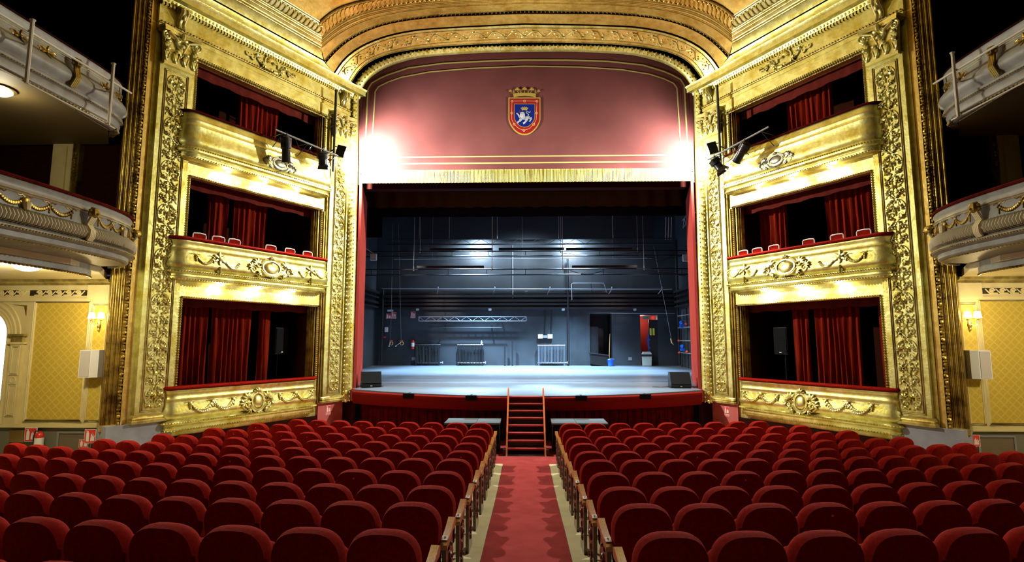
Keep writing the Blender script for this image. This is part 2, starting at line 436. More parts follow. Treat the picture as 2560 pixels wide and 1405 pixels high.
STUD = {(1, 'left'): [0, 1, 2, 4, 5, 7], (2, 'left'): [2, 3, 4, 9], (3, 'left'): [2, 6, 7, 9], (5, 'left'): [0], (6, 'left'): [6], (7, 'left'): [2], (1, 'right'): [2], (5, 'right'): [3], (7, 'right'): [3], (9, 'right'): [3], (2, 'right'): [1]}
stud_me = None
first_used = False
for (rn, y0, cnt) in ROWS:
    for side, sx in (('left', -1), ('right', 1)):
        for j in range(cnt):
            if rn == 11 and j < 3 : continue
            X = sx*(.95+.52*j); Y = y0+X*X/46
            aisle = (j == 0)
            if aisle:
                t = T('theatre_seat', 'x', 'seat')
                for ch in seatT.o.children:
                    if sx > 0 and ch.name.split('.')[0] in ('side_frame', 'armrest'): continue
                    c = ch.copy(); COL.objects.link(c); c.parent = t.o
                end_parts(t, -sx, rn if 6 <= rn <= 10 else None); o = t.o
            else:
                o = dup(seatT.o)
            o.location = (X, Y, floorz(Y)); o.rotation_euler = (0, 0, X/24)
            rowtxt = 'row nearest the stage' if rn == 1 else ORD[rn-1]+' row from the stage'
            stxt = 'next to the aisle' if aisle else ORD[j]+' from the aisle'
            stud = j in STUD.get((rn, side), [])
            o['label'] = f"{'brass-studded ' if stud else ''}red velvet seat, {rowtxt}, {stxt}, {side} block"
            o['category'] = 'seat'; o['group'] = 'red velvet seats of the stalls'
            if stud:
                if stud_me is None:
                    ms = M(); ms.blob((0, -.142, .845), (.012, .008, .012)); stud_me = ms.mesh('brass_stud'); smooth(stud_me); stud_me.materials.append(brass)
                c = bpy.data.objects.new('brass_stud', stud_me); COL.objects.link(c); c.parent = o

for ch in list(seatT.o.children): bpy.data.objects.remove(ch)
bpy.data.objects.remove(seatT.o)
# ================================================================== box walls (left built, right mirrored)
def wall_mirror(o, name): return mirror(o, None, name)
m = M()
V0, V1 = .02, .28
OPZ = [(1.6, 3.66), (4.9, 6.44), (7.75, 9.22)]
m.box(-3.98, -3.84, V0, V1, 0, 10.3); m.box(-.09, .10, V0, V1, 0, 10.3)
for (a, b) in ((.62, 1.6), (3.66, 4.9), (6.44, 7.75), (9.22, 10.3)): m.box(-3.84, -.09, V0, V1, a, b)
m.box(-4.75, -3.98, V0, V1, 0, 10.3); m.box(.10, .86, V0, V1, 0, 10.3)
wl = struct('wall_left_gilded', m, gold, 'L'); wall_mirror(wl, 'wall_right_gilded')
# plinths
m = M(); m.box(-5.15, -3.90, -.06, .3, 0, 1.0); o = struct('baseboard_left_grey', m, greypl, 'L'); wall_mirror(o, 'baseboard_right_grey')
m = M(); m.box(-.02, .86, -.05, .3, 0, .955); o = struct('baseboard_left_red', m, redbase, 'L'); wall_mirror(o, 'baseboard_right_red')
m = M(); m.box(-3.90, -.02, -.02, .3, 0, .62); o = struct('baseboard_left_dark', m, deepred, 'L'); wall_mirror(o, 'baseboard_right_dark')
# box rooms behind the openings
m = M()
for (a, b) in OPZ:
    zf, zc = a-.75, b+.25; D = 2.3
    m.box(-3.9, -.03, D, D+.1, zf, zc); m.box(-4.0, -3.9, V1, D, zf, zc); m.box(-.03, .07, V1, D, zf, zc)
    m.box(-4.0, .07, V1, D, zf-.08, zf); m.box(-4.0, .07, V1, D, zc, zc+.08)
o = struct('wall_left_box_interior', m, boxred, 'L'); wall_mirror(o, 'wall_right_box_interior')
# bead surround of each opening
m = M()
for (a, b) in OPZ:
    for (p, q) in (((-3.84, a), (-3.84, b)), ((-3.84, b), (-.09, b)), ((-.09, b), (-.09, a))):
        L_ = math.hypot(q[0]-p[0], q[1]-p[1]); n = int(L_/.055)
        for i in range(n+1):
            t = i/n; m.bead((p[0]+(q[0]-p[0])*t, -.005, p[1]+(q[1]-p[1])*t), .026)
        m.tube([(p[0], .03, p[1]), (q[0], .03, q[1])], .028, 6)
o = struct('trim_left_opening_beads', m, gold_edge, 'L'); wall_mirror(o, 'trim_right_opening_beads')
# fluted reveal at the stage-side edge of each opening
m = M()
for (a, b) in OPZ:
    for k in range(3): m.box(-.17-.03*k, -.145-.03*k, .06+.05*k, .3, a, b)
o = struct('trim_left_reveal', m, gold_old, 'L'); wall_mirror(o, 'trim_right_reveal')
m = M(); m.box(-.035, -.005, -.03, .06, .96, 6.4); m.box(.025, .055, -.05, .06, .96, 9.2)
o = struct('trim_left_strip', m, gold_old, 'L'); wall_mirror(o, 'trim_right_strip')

# ---- relief units
def flat(y0): return lambda a, h, b: (a, y0-h, b)
def sc_tube(m, f, pts, r0, r1, h=.0, n=5):
    P = [f(a, h, b) for a, b in pts]; m.tube(P, taper(len(P), r0, r1), n)
def leafy(m, f, cx, cz, r, n=5, a0=0, spread=PI, w=.35, h=.02):
    for i in range(n):
        a = a0-spread/2+spread*(i/(n-1) if n > 1 else .5)
        m.blob((cx+r*.55*math.cos(a), h*.3, cz+r*.55*math.sin(a)), (r*w*.55, h, r*.5), f, a-PI/2, 6, 4)
def relief_unit(m, f, cx, z0, W, H, kind):
    # W half width, H unit height, z0 bottom
    th = W*.105
    if kind == 0:   # oval medallion of two C scrolls with mask of leaves
        cz = z0+H*.5
        for s in (-1, 1):
            pts = [(cx+s*W*.92*math.sin(t), cz+H*.44*math.cos(t)) for t in [PI*.93*i/14+.06 for i in range(15)]]
            sc_tube(m, f, pts, th, th*1.3)
            sc_tube(m, f, scroll(cx+s*W*.38, cz+H*.26, W*.30, PI/2, 1.3, -s), th*.9, th*.4)
            sc_tube(m, f, scroll(cx+s*W*.40, cz-H*.24, W*.34, -PI/2, 1.4, s), th*1.0, th*.4)
            leafy(m, f, cx+s*W*.45, cz+H*.02, W*.46, 5, PI/2-s*.5, 2.8, .5, W*.26); leafy(m, f, cx+s*W*.5, cz-H*.30, W*.34, 4, -PI/2+s*.6, 2.4, .5, W*.24); leafy(m, f, cx+s*W*.3, cz+H*.34, W*.26, 3, PI/2-s*.9, 2.0, .5, W*.2)
            m.blob((cx+s*W*.2, 0, cz-H*.02), (W*.14, W*.14, W*.2), f, s*.4)
            m.blob((cx+s*W*.72, 0, cz-H*.34), (W*.12, W*.1, W*.22), f, s*.7)
        m.blob((cx, 0, cz+H*.04), (W*.2, W*.34, W*.28), f); m.blob((cx, 0, cz-H*.16), (W*.1, W*.14, W*.3), f)
        m.blob((cx, 0, cz+H*.33), (W*.12, W*.14, W*.16), f)
    else:           # paired scrolls and vase
        cz = z0+H*.5
        for s in (-1, 1):
            for q in (-1, 1):
                sc_tube(m, f, scroll(cx+s*W*.48, cz+q*H*.23, W*.40, -q*PI/2, 1.5, s*q), th*1.1, th*.4)
                leafy(m, f, cx+s*W*.50, cz+q*H*.23, W*.36, 5, q*PI/2, 4.4, .5, W*.24); leafy(m, f, cx+s*W*.2, cz+q*H*.40, W*.26, 3, q*PI/2-q*s*.8, 1.8, .5, W*.2)
                m.blob((cx+s*W*.82, 0, cz+q*H*.42), (W*.1, W*.09, W*.2), f, -s*q*.6)
            sc_tube(m, f, [(cx+s*W*.05, cz-H*.48), (cx+s*W*.25, cz-H*.3), (cx+s*W*.12, cz), (cx+s*W*.25, cz+H*.3), (cx+s*W*.05, cz+H*.48)], th, th)
            m.blob((cx+s*W*.5, 0, cz), (W*.3, W*.1, W*.1), f, s*.25)
        m.blob((cx, 0, cz), (W*.22, W*.34, W*.24), f); m.blob((cx, 0, cz+H*.42), (W*.13, W*.13, W*.16), f); m.blob((cx, 0, cz-H*.42), (W*.13, W*.13, W*.16), f)
def frame_panel(m, x0, x1, z0, z1, y, w=.02, d=.02):
    for k in (0, 1):
        o_ = k*.03; r_ = w*.45
        m.tube([(x0-o_, y-d*.3, z0-o_), (x1+o_, y-d*.3, z0-o_), (x1+o_, y-d*.3, z1+o_), (x0-o_, y-d*.3, z1+o_)], r_, 6, True)
def capital(t, cx, z0, z1, W, y, mt):
    H = z1-z0; f = flat(y-.02)
    m = M()
    m.prism([(cx-W, z0), (cx+W, z0), (cx+W*1.12, z1-.12*H), (cx-W*1.12, z1-.12*H)], y-.10, y+.02)
    for s in (0,): m.box(cx-W*1.06, cx+W*1.06, y-.12, y+.02, z0-.05, z0+.02)
    cap = t.part('capital', m, mt)
    m = M(); fo = flat(y-.11)
    for row, (zb, hh, n) in enumerate(((z0+.02, H*.36, 4), (z0+H*.24, H*.36, 3))):
        for i in range(n):
            x = cx-W*.95+W*1.9*(i/(n-1)); 
            m.blob((x, .0, zb+hh*.5), (W*.20, .05, hh*.55), fo, 0, 8, 5)
            m.blob((x, .06, zb+hh*.95), (W*.20, .06, hh*.16), fo)
            for s in (-1, 1): m.blob((x+s*W*.13, .03, zb+hh*.45), (W*.06, .04, hh*.35), fo, -s*.25, 6, 4)
    m2 = m
    for s in (-1, 1):
        for (xx, r_, hd) in ((cx+s*W*1.05, W*.30, -s), (cx+s*W*.32, W*.18, s)):
            pts = scroll(xx, z0+H*.74, r_, PI/2, 1.6, hd); P = [fo(a, .05+.02*s*0, b) for a, b in pts]; m2.tube(P, taper(len(P), .026, .012), 6)
        P = [fo(cx+s*W*.1, 0, z0+H*.35), fo(cx+s*W*.4, .05, z0+H*.75), fo(cx+s*W*1.0, .08, z0+H*.86)]; m2.tube(P, [.02, .03, .035], 6)
    m2.blob((cx, .07, z0+H*.88), (W*.16, .06, H*.12), fo)
    t.part('acanthus', m2, mt, cap)
    m = M(); ab = [(cx-W*1.38, -.02), (cx-W*1.25, .14), (cx, .05), (cx+W*1.25, .14), (cx+W*1.38, -.02)]
    poly = [(x, y-.06-h) for x, h in ab]+[(cx+W*1.38, y+.02), (cx-W*1.38, y+.02)]
    m.prism(poly, z1-.12*H, z1, 'z'); m.prism([(x*1+(x-cx)*.03, yy-.01) for x, yy in poly], z1-.05*H, z1+.02, 'z')
    t.part('abacus', m, mt, cap)
def pilaster(label, x0, x1, zb, zt, zc, px0, px1, pz0, pz1, units):
    cx = (x0+x1)/2; t = T('pilaster', label, 'pilaster', (cx, 0, zb), 'L')
    m = M(); m.box(x0, x1, -.075, .03, zb+.16, zt); t.part('shaft', m, gold, sm=False)
    m = M(); W = (x1-x0)/2; path = [(x0-.01, .03), (x0-.01, -.085), (x1+.01, -.085), (x1+.01, .03)]
    m.sweep(path, [(0, zb), (.07, zb), (.07, zb+.05), (.035, zb+.07), (.05, zb+.10), (.02, zb+.16), (0, zb+.17)]); t.part('base_moulding', m, gold_edge)
    m = M(); frame_panel(m, px0, px1, pz0, pz1, -.08); t.part('panel_frame', m, gold_edge)
    m = M(); f = flat(-.078); H = (pz1-pz0-.06)/units
    for i in range(units): relief_unit(m, f, (px0+px1)/2, pz0+.03+i*H, (px1-px0)/2*.92, H, i % 2)
    t.part('relief_panel', m, gold_orn)
    capital(t, cx, zt, zc, W*.86, -.05, gold_orn)
    return t
po = pilaster('broad gilded pilaster with scrolled relief, auditorium side of the boxes on the left', -4.67, -3.94, 1.0, 8.8, 9.58, -4.53, -4.09, 1.25, 8.65, 15)
mirror(po, 'broad gilded pilaster with scrolled relief, auditorium side of the boxes on the right')
pi_ = pilaster('gilded pilaster with scrolled relief between the boxes and the stage opening, left side', .10, .84, .955, 8.72, 9.42, .28, .68, 1.22, 8.3, 15)
mirror(pi_, 'gilded pilaster with scrolled relief between the boxes and the stage opening, right side')

# ---- entablature
t = T('entablature', 'gilded entablature with shell ornament over the boxes on the left', 'entablature', (-2, 0, 9.5), 'L')
xa, xb = -4.75, 1.15
m = M(); m.box(xa, .86, -.07, .05, 9.56, 9.66); m.box(-3.9, .86, -.04, .05, 9.24, 9.56); t.part('architrave', m, gold, sm=False)
m = M(); m.tube([(xa, -.085, 9.69), (.88, -.085, 9.69)], .022, 6)
for i in range(int(5.6/.07)): m.bead((xa+.03+i*.07, -.115, 9.70), .026)
for i in range(int(4.7/.055)): m.bead((-3.85+i*.055, -.05, 9.26), .022)
t.part('bead_row', m, gold_edge)
m = M(); m.box(xa, .86, -.05, .05, 9.7, 10.12); t.part('frieze', m, gold, sm=False)
m = M()
for i in range(int(5.9/.075)): x = xa+.02+i*.075; m.box(x, x+.045, -.12, -.04, 10.10, 10.17)
for i in range(int(5.9/.085)): m.blob((xa+.04+i*.085, -.13, 10.22), (.03, .03, .04), None, 0, 6, 4)
t.part('dentil_row', m, gold_orn)
m = M(); m.sweep([(xa-.05, -.05), (xb, -.05)], [(-.1, 10.17), (.07, 10.17), (.11, 10.26), (.25, 10.27), (.25, 10.38), (.30, 10.42), (.31, 10.45), (-.1, 10.46)])
cn = t.part('cornice', m, gold)
m = M()
for i in range(int(5.9/.11)): m.blob((xa+.05+i*.11, -.345, 10.435), (.042, .012, .018), None, 0, 6, 4)
t.part('cornice_leaf_row', m, gold_edge, cn)
m = M(); f = flat(-.075); cx, cz = -1.98, 9.93
for i in range(9):
    a = PI*(.08+.84*i/8); m.blob((cx+.10*math.cos(a), 0, cz+.03+.11*math.sin(a)), (.034, .06, .078), f, a-PI/2, 6, 4)
sc_tube(m, f, arc(cx, cz+.02, .20, .20, -.3, PI+.3), .03, .03)
for s in (-1, 1):
    sc_tube(m, f, [(cx+s*.05, cz-.16), (cx+s*.2, cz-.15), (cx+s*.32, cz-.02), (cx+s*.45, cz+.05), (cx+s*.58, cz-.02), (cx+s*.7, cz-.03)], .045, .022)
    sc_tube(m, f, scroll(cx+s*.32, cz+.0, .09, PI/2, 1.4, -s), .034, .016); sc_tube(m, f, scroll(cx+s*.52, cz-.02, .07, -PI/2, 1.4, s), .03, .012)
    sc_tube(m, f, scroll(cx+s*.68, cz+.02, .055, -PI/2, 1.3, s), .024, .010)
    leafy(m, f, cx+s*.42, cz+.02, .10, 4, PI/2, 3, .5, .055); leafy(m, f, cx+s*.24, cz-.1, .09, 4, -PI/2+s, 3, .5, .055)
m.blob((cx, 0, cz-.14), (.05, .04, .05), f)
t.part('shell_ornament', m, gold_orn)
for cx in (-4.3, .48):
    m = M(); s = []
    prof = [(-.05, 10.16), (-.24, 10.14), (-.25, 10.04), (-.17, 9.95), (-.10, 9.86), (-.10, 9.78), (-.12, 9.73), (-.05, 9.72)]
    m.prism(prof, cx-.09, cx+.09, 'x')
    for x in (cx-.05, cx+.05):
        P = [(x, y-.01, z) for y, z in prof[1:-1]]; m.tube(P, .025, 6)
    m.blob((cx, -.2, 9.98), (.05, .06, .1)); m.box(cx-.13, cx+.13, -.26, -.05, 10.14, 10.18)
    t.part('console', m, gold_orn)
mirror(t, 'gilded entablature with shell ornament over the boxes on the right')

# ---- balconies of the boxes
def swag(m, f, x0, x1, z, sag, r=.028, drops=True):
    n = 12
    for i in range(n+1):
        t_ = i/n; x = x0+(x1-x0)*t_; zz = z-sag*(1-(2*t_-1)**2)
        k = 1+.5*math.sin(PI*t_)
        m.blob((x, 0, zz), (r*k, r, r*k*.9), f, t_*3, 6, 4)
        m.blob((x+.01, .01, zz-r*.8), (r*.6, r*.8, r*.6), f, 0, 6, 4)
    if drops:
        for x in (x0, x1):
            for k in range(3): m.blob((x, 0, z-.02-k*.04), (.026-.005*k, .02, .03), f, 0, 6, 4)
            for s in (-1, 1): sc_tube(m, f, [(x, z+.02), (x+s*.05, z+.05), (x+s*.09, z+.03), (x+s*.12, z+.05)], .012, .006)
def cartouche(m, f, cx, cz, rx, rz):
    sc_tube(m, f, arc(cx, cz, rx, rz, 0, 2*PI, 20), .026, .026); sc_tube(m, f, arc(cx, cz, rx*1.22, rz*1.2, .3, PI-.3, 14), .03, .03)
    sc_tube(m, f, arc(cx, cz, rx*1.2, rz*1.22, PI+.3, 2*PI-.3, 14), .026, .026)
    m.blob((cx, .0, cz), (rx*.85, .035, rz*.8), f, 0, 12, 6)
    for s in (-1, 1):
        sc_tube(m, f, scroll(cx+s*rx*1.35, cz+rz*.3, rz*.5, PI/2, 1.4, -s), .03, .012)
        sc_tube(m, f, scroll(cx+s*rx*1.95, cz-rz*.35, rz*.5, -PI/2, 1.4, s), .028, .012)
        leafy(m, f, cx+s*rx*1.6, cz+rz*.35, rz*.8, 5, PI/2-s*.5, 2.4, .4, .035)
        leafy(m, f, cx+s*rx*2.2, cz-rz*.1, rz*.6, 4, PI/2-s*1.2, 2.4, .45, .03)
        leafy(m, f, cx+s*rx*1.3, cz-rz*.8, rz*.55, 4, -PI/2+s*.9, 2.0, .4, .03)
    leafy(m, f, cx, cz+rz*1.1, rz*.55, 5, PI/2, 2.6, .4, .04); leafy(m, f, cx, cz-rz*1.1, rz*.4, 3, -PI/2, 2, .4, .03)
def flower(m, f, cx, cz, r):
    for i in range(6): a = PI/6+i*PI/3; m.blob((cx+r*.5*math.cos(a), 0, cz+r*.5*math.sin(a)), (r*.2, .03, r*.42), f, a-PI/2, 6, 4)
    m.blob((cx, .02, cz), (r*.25, .03, r*.25), f)
    for k in (1, 2): m.blob((cx, 0, cz-r*(.9+.4*k)), (r*.16, .025, r*.28), f)
def balcony(lv, label):
    u0, u1, zt, zb = {3: (-4.14, -.08, 7.87, 6.74), 2: (-4.20, -.05, 4.94, 4.0), 1: (-4.08, -.22, 1.66, .74)}[lv]
    t = T('box_balcony', label, 'balcony', ((u0+u1)/2, 0, zb), 'L')
    O = {3: .34, 2: .32, 1: .24}[lv]
    path = rounded([(u0+.02, .05), (u0+.02, -O+.1), (u1-.02, -O+.1), (u1-.02, .05)], [.30 if lv > 1 else .16, .12], 8)
    B = .04 if lv == 3 else 0
    if lv == 3:
        pr = [(.02, zt-.02), (.05, zt-.06), (.05, zt-.16), (.065, zt-.18), (.05, zt-.20), (.05, zt-.30), (.065, zt-.33), (.055, zt-.36), (.065, zt-.5), (.09, zt-.62), (.10, zt-.70), (.085, zt-.77), (.05, zt-.81), (.07, zt-.83), (.10, zt-.86), (.11, zt-.90), (.10, zt-.94), (.04, zt-.97), (.03, zt-1.0), (.06, zt-1.02), (.05, zt-1.07), (-.02, zt-1.11), (-.14, zt-1.11), (-.14, zt-.02)]
    else:
        pr = [(.02, zt-.02), (.055, zt-.04), (.055, zt-.08), (.04, zt-.10), (.04, zt-.19), (.06, zt-.22), (.045, zt-.25), (.05, zt-.30), (.07, zt-.42), (.10, zt-.52), (.10, zt-.58), (.08, zt-.63), (.04, zt-.66), (.06, zt-.68), (.10, zt-.71), (.10, zt-.75), (.03, zt-.79), (.03, zt-.83), (.05, zt-.85), (.04, zt-.90), (-.04, zt-.93), (-.14, zt-.93), (-.14, zt-.02)]
    m = M(); m.sweep(path, pr); t.part('parapet', m, gold)
    # handrail
    m = M(); th = .045 if lv < 3 else .02
    m.sweep(path, [(-.15, zt-.02), (.075, zt-.02), (.09, zt+.01), (.07, zt+th), (-.13, zt+th), (-.15, zt+.01)])
    t.part('handrail', m, velvet if lv < 3 else velvet_dk, label='red velvet handrail' if lv < 3 else 'dark handrail')
    # leaf row on lower moulding
    m = M(); zz = zt-.88 if lv == 3 else zt-.73
    for p in resample([(a, b, zz) for a, b in path], .05):
        m.bead(p, .001)
    m = M()
    def off(path, d):
        out = []
        for i, p in enumerate(path):
            a = path[max(i-1, 0)]; b = path[min(i+1, len(path)-1)]; dx, dy = b[0]-a[0], b[1]-a[1]; l = math.hypot(dx, dy) or 1
            out.append((p[0]+dy/l*d, p[1]-dx/l*d))
        return out
    for (d, z_, r_, st) in ((.115, zz, .022, .055), (.055, zt-(1.07 if lv == 3 else .90), .02, .06)):
        for p in resample([(a, b, z_) for a, b in off(path, d)], st): m.bead(p, r_)
    t.part('leaf_moulding', m, gold_edge)
    f = lambda a, h, b: (a, -(O-.1)-.065-.045*min(1, max(0, (zt-.25-b)/.30))-h*1.4, b)
    cx = (u0+u1)/2+.05
    if lv == 2:
        m = M(); cartouche(m, f, cx+.22, zt-.43, .25, .18); t.part('cartouche', m, gold_orn)
        for s in (-1, 1):
            m = M(); flower(m, f, cx+.15+s*1.28, zt-.36, .18); t.part('flower_ornament', m, gold_orn)
            m = M(); swag(m, f, cx+.15+s*1.42, cx+.15+s*1.82, zt-.36, .15, .026); swag(m, f, cx+.2+s*.85, cx+.15+s*1.15, zt-.42, .13, .024, False); t.part('garland', m, gold_orn)
    elif lv == 1:
        m = M(); cartouche(m, f, cx+.1, zt-.44, .16, .20); t.part('cartouche', m, gold_orn)
        for s in (-1, 1):
            m = M(); swag(m, f, cx+.1+s*.62, cx+.1+s*1.08, zt-.34, .17, .034); swag(m, f, cx+.1+s*1.12, cx+.1+s*1.62, zt-.34, .17, .034); t.part('garland', m, gold_orn)
    else:
        m = M(); f3 = lambda a, h, b: (a, -(O-.1)-.085-h, b); cartouche(m, f3, cx+.30, zt-.62, .20, .13); t.part('cartouche', m, silver, label='silvery cartouche')
    # soffit
    if lv > 1:
        m = M(); pts = [(a, b) for a, b in off(path, .0)]
        m.prism([(a, b) for a, b in pts]+[], zb+.03, zb+.06, 'z'); t.part('soffit', m, gold_warm, sm=False)
    return t
for lv, nm in ((3, 'top'), (2, 'middle'), (1, 'lowest')):
    ex = {3: 'plain gilded box balcony with a silvery cartouche', 2: 'gilded box balcony with oval cartouche and flower ornaments', 1: 'gilded box balcony with shield cartouche and hanging garlands'}[lv]
    t = balcony(lv, f'{ex}, {nm} tier on the left'); mirror(t, f'{ex}, {nm} tier on the right')

# ---- soffit lamps
for (lv, z) in ((3, 6.755), (2, 4.015)):
    for k, u in enumerate((-3.02, -2.03, -1.06)):
        t = T('ceiling_lamp', f"round white lamp under the {'top' if lv == 3 else 'middle'} box balcony on the left, {('farthest from the stage', 'centre of three', 'nearest the stage')[k]}", 'lamp', (u, -.13, z), 'L', 'round lamps under the box balconies')
        m = M(); m.lathe([(.085, z+.02), (.085, z), (.075, z-.01)], (u, -.13, 0), 16); t.part('ring', m, brass)
        m = M(); m.lathe([(.07, z-.005), (.065, z-.03), (.04, z-.045), (.01, z-.05)], (u, -.13, 0), 16); t.part('diffuser', m, lampglow)
        mirror(t, t.o['label'].replace('on the left', 'on the right'))
        for sx in (-1, 1):
            x, y, zz = l2w(u, -.13, z-.12); L = bpy.data.lights.new('soffit_light', 'POINT'); L.energy = 17; L.color = (1, .92, .66); L.shadow_soft_size = .07
            lo = bpy.data.objects.new('soffit_light', L); lo.location = (x if sx < 0 else -x, y, zz); COL.objects.link(lo)

# ---- pelmets, curtains and furniture of the boxes
for lv, (a, b) in zip((1, 2, 3), OPZ):
    nm = {1: 'lowest', 2: 'middle', 3: 'top'}[lv]
    m = M(); rows = []
    for z in (b+.1, b-.16-.03):
        rows.append([(-3.82+3.7*i/40, .42+.01*math.sin(i*.9)+.01*math.sin(i*2.1), z+(.0 if z > b else .015*math.sin(i*.8))) for i in range(41)])
    m.grid(rows); m.grid([[(p[0], p[1]+.02, p[2]) for p in r_] for r_ in rows])
    o = solo('box_pelmet', m, peach, f'straight dark red cloth pelmet across the top of the {nm} box on the left', 'pelmet', (-2, .42, b), 'L', sm=True)
    mirror(o, f'straight dark red cloth pelmet across the top of the {nm} box on the right')
CUR = {'left': {1: [(-3.62, -2.72, 'A'), (-2.62, -1.55, 'B'), (-1.32, -.98, 'C')], 2: [(-2.9, -2.35, 'A'), (-2.25, -1.25, 'B')], 3: [(-2.25, -1.05, 'A')]},
       'right': {1: [(-3.75, -3.3, 'A'), (-2.9, -1.75, 'B'), (-1.6, -1.15, 'C')], 2: [(-3.8, -2.25, 'A'), (-1.15, -.3, 'C')], 3: [(-2.6, -1.35, 'A')]}}
POSN = {1: ('the auditorium side', 'the centre', 'the stage side')}
sd = 1
for side in ('left', 'right'):
    for lv in (1, 2, 3):
        a, b = OPZ[lv-1]; zf = a-.75; cs = CUR[side][lv]
        for k, (x0, x1, _) in enumerate(cs):
            sd += 1; m = M(); curtain(m, x0, x1, .85, zf+.02, b+.12, .055, .15, sd, .04)
            nm = {1: 'lowest', 2: 'middle', 3: 'top'}[lv]
            where = '' if len(cs) == 1 else (', farthest from the stage', ', nearest the stage')[0 if k == 0 else 1] if (len(cs) == 2 or k != 1) else ', the middle of three'
            o = solo('box_curtain', m, curt, f'red velvet curtain in the {nm} box on the {side}{where}', 'curtain', ((x0+x1)/2, .85, zf), 'L')
            if side == 'right': o.location.x *= -1; o.rotation_euler.z *= -1; o.scale.x = -1
# loose partition panels in the lowest boxes
m = M(); m.box(-3.84, -3.64, .9, .93, .9, 3.0); solo('wooden_panel', m, boxred, 'dull brown panel standing in the lowest box on the left beside the curtain', 'panel', (-3.7, .9, .9), 'L', sm=False)
m = M(); m.box(-2.76, -2.5, 1.2, 1.23, .87, 3.5); solo('wooden_panel', m, boxred, 'tall dull red panel behind the curtains of the lowest box on the left', 'panel', (-2.6, 1.2, .87), 'L', sm=False)
m = M(); m.box(-3.32, -3.15, .9, .93, .87, 3.0); o = solo('wooden_panel', m, boxred, 'narrow brown panel between the curtains of the lowest box on the right', 'panel', (-3.2, .9, .87), 'L', sm=False); o.location.x *= -1; o.rotation_euler.z *= -1; o.scale.x = -1
# box chairs on the middle tier
def box_chair(u, label, yaw=0):
    z0 = 4.17; v = .0
    t = T('box_chair', label, 'chair', (u, .12, z0), 'L', 'red-backed chairs in the middle boxes')
    hw = .15; zb, zt_ = 4.72, 5.14; y = .0
    m = M(); m.tube([(u-hw, y, zb), (u-hw, y-.02, zt_-.03), (u-hw+.02, y-.02, zt_), (u, y-.02, zt_+.012), (u+hw-.02, y-.02, zt_), (u+hw, y-.02, zt_-.03), (u+hw, y, zb)], .014, 6)
    m.tube([(u-hw, y, zb+.02), (u+hw, y, zb+.02)], .012, 6); t.part('back_frame', m, offwhite, label='white frame')
    m = M(); m.box(u-hw+.01, u+hw-.01, y-.022, y+.012, zb+.03, zt_-.015); t.part('backrest', m, velvet, sm=False)
    m = M(); m.box(u-.19, u+.19, y, y+.4, z0+.42, z0+.49); t.part('seat', m, velvet, sm=False)
    for (a, b) in ((-.17, .02), (.17, .02), (-.17, .38), (.17, .38)):
        m = M(); m.box(u+a-.018, u+a+.018, y+b-.018, y+b+.018, z0, z0+.43); t.part('leg', m, offwhite, sm=False)
    return t
chL = [-3.55, -3.1, -2.7, -1.7, -1.12, -.55]
for k, u in enumerate(chL):
    box_chair(u, f"red-backed white chair behind the middle balcony on the left, {ORD[k]} from the auditorium side")
chR = [-3.45, -2.85, -2.15, -1.2, -.85, -.45]
for k, u in enumerate([-3.6, -3.0, -2.3, -1.35, -.85, -.4]):
    t = box_chair(u, f"red-backed white chair behind the middle balcony on the right, {ORD[k]} from the auditorium side")
    t.o.location.x *= -1; t.o.rotation_euler.z *= -1; t.o.scale.x = -1
# speakers on stands in the lowest boxes
def pa_speaker(u, label):
    t = T('speaker_on_stand', label, 'speaker', (u, 1.0, .85), 'L')
    m = M(); m.prism([(u-.2, .82), (u+.2, .82), (u+.14, 1.16), (u-.14, 1.16)], 2.32, 3.05, 'z'); cab = t.part('cabinet', m, blk_gloss, sm=False)
    m = M(); m.box(u-.185, u+.185, .80, .822, 2.34, 3.03); t.part('grille', m, grille, cab, False)
    m = M(); m.box(u-.03, u+.03, .795, .80, 2.36, 2.385); t.part('badge', m, offwhite, cab, False)
    m = M(); m.cyl((u, 1.0, 1.3), (u, 1.0, 2.34), .018); t.part('pole', m, blk_gloss)
    for k in range(3):
        a = k*2.094+.5; m = M(); m.cyl((u, 1.0, 1.6), (u+.4*math.cos(a), 1.0+.4*math.sin(a), .87), .012, 8); t.part('leg', m, blk_gloss)
    return t
pa_speaker(-.62, 'black loudspeaker on a tripod stand inside the lowest box on the left')
t = pa_speaker(-.78, 'black loudspeaker on a tripod stand inside the lowest box on the right'); t.o.location.x *= -1; t.o.rotation_euler.z *= -1; t.o.scale.x = -1

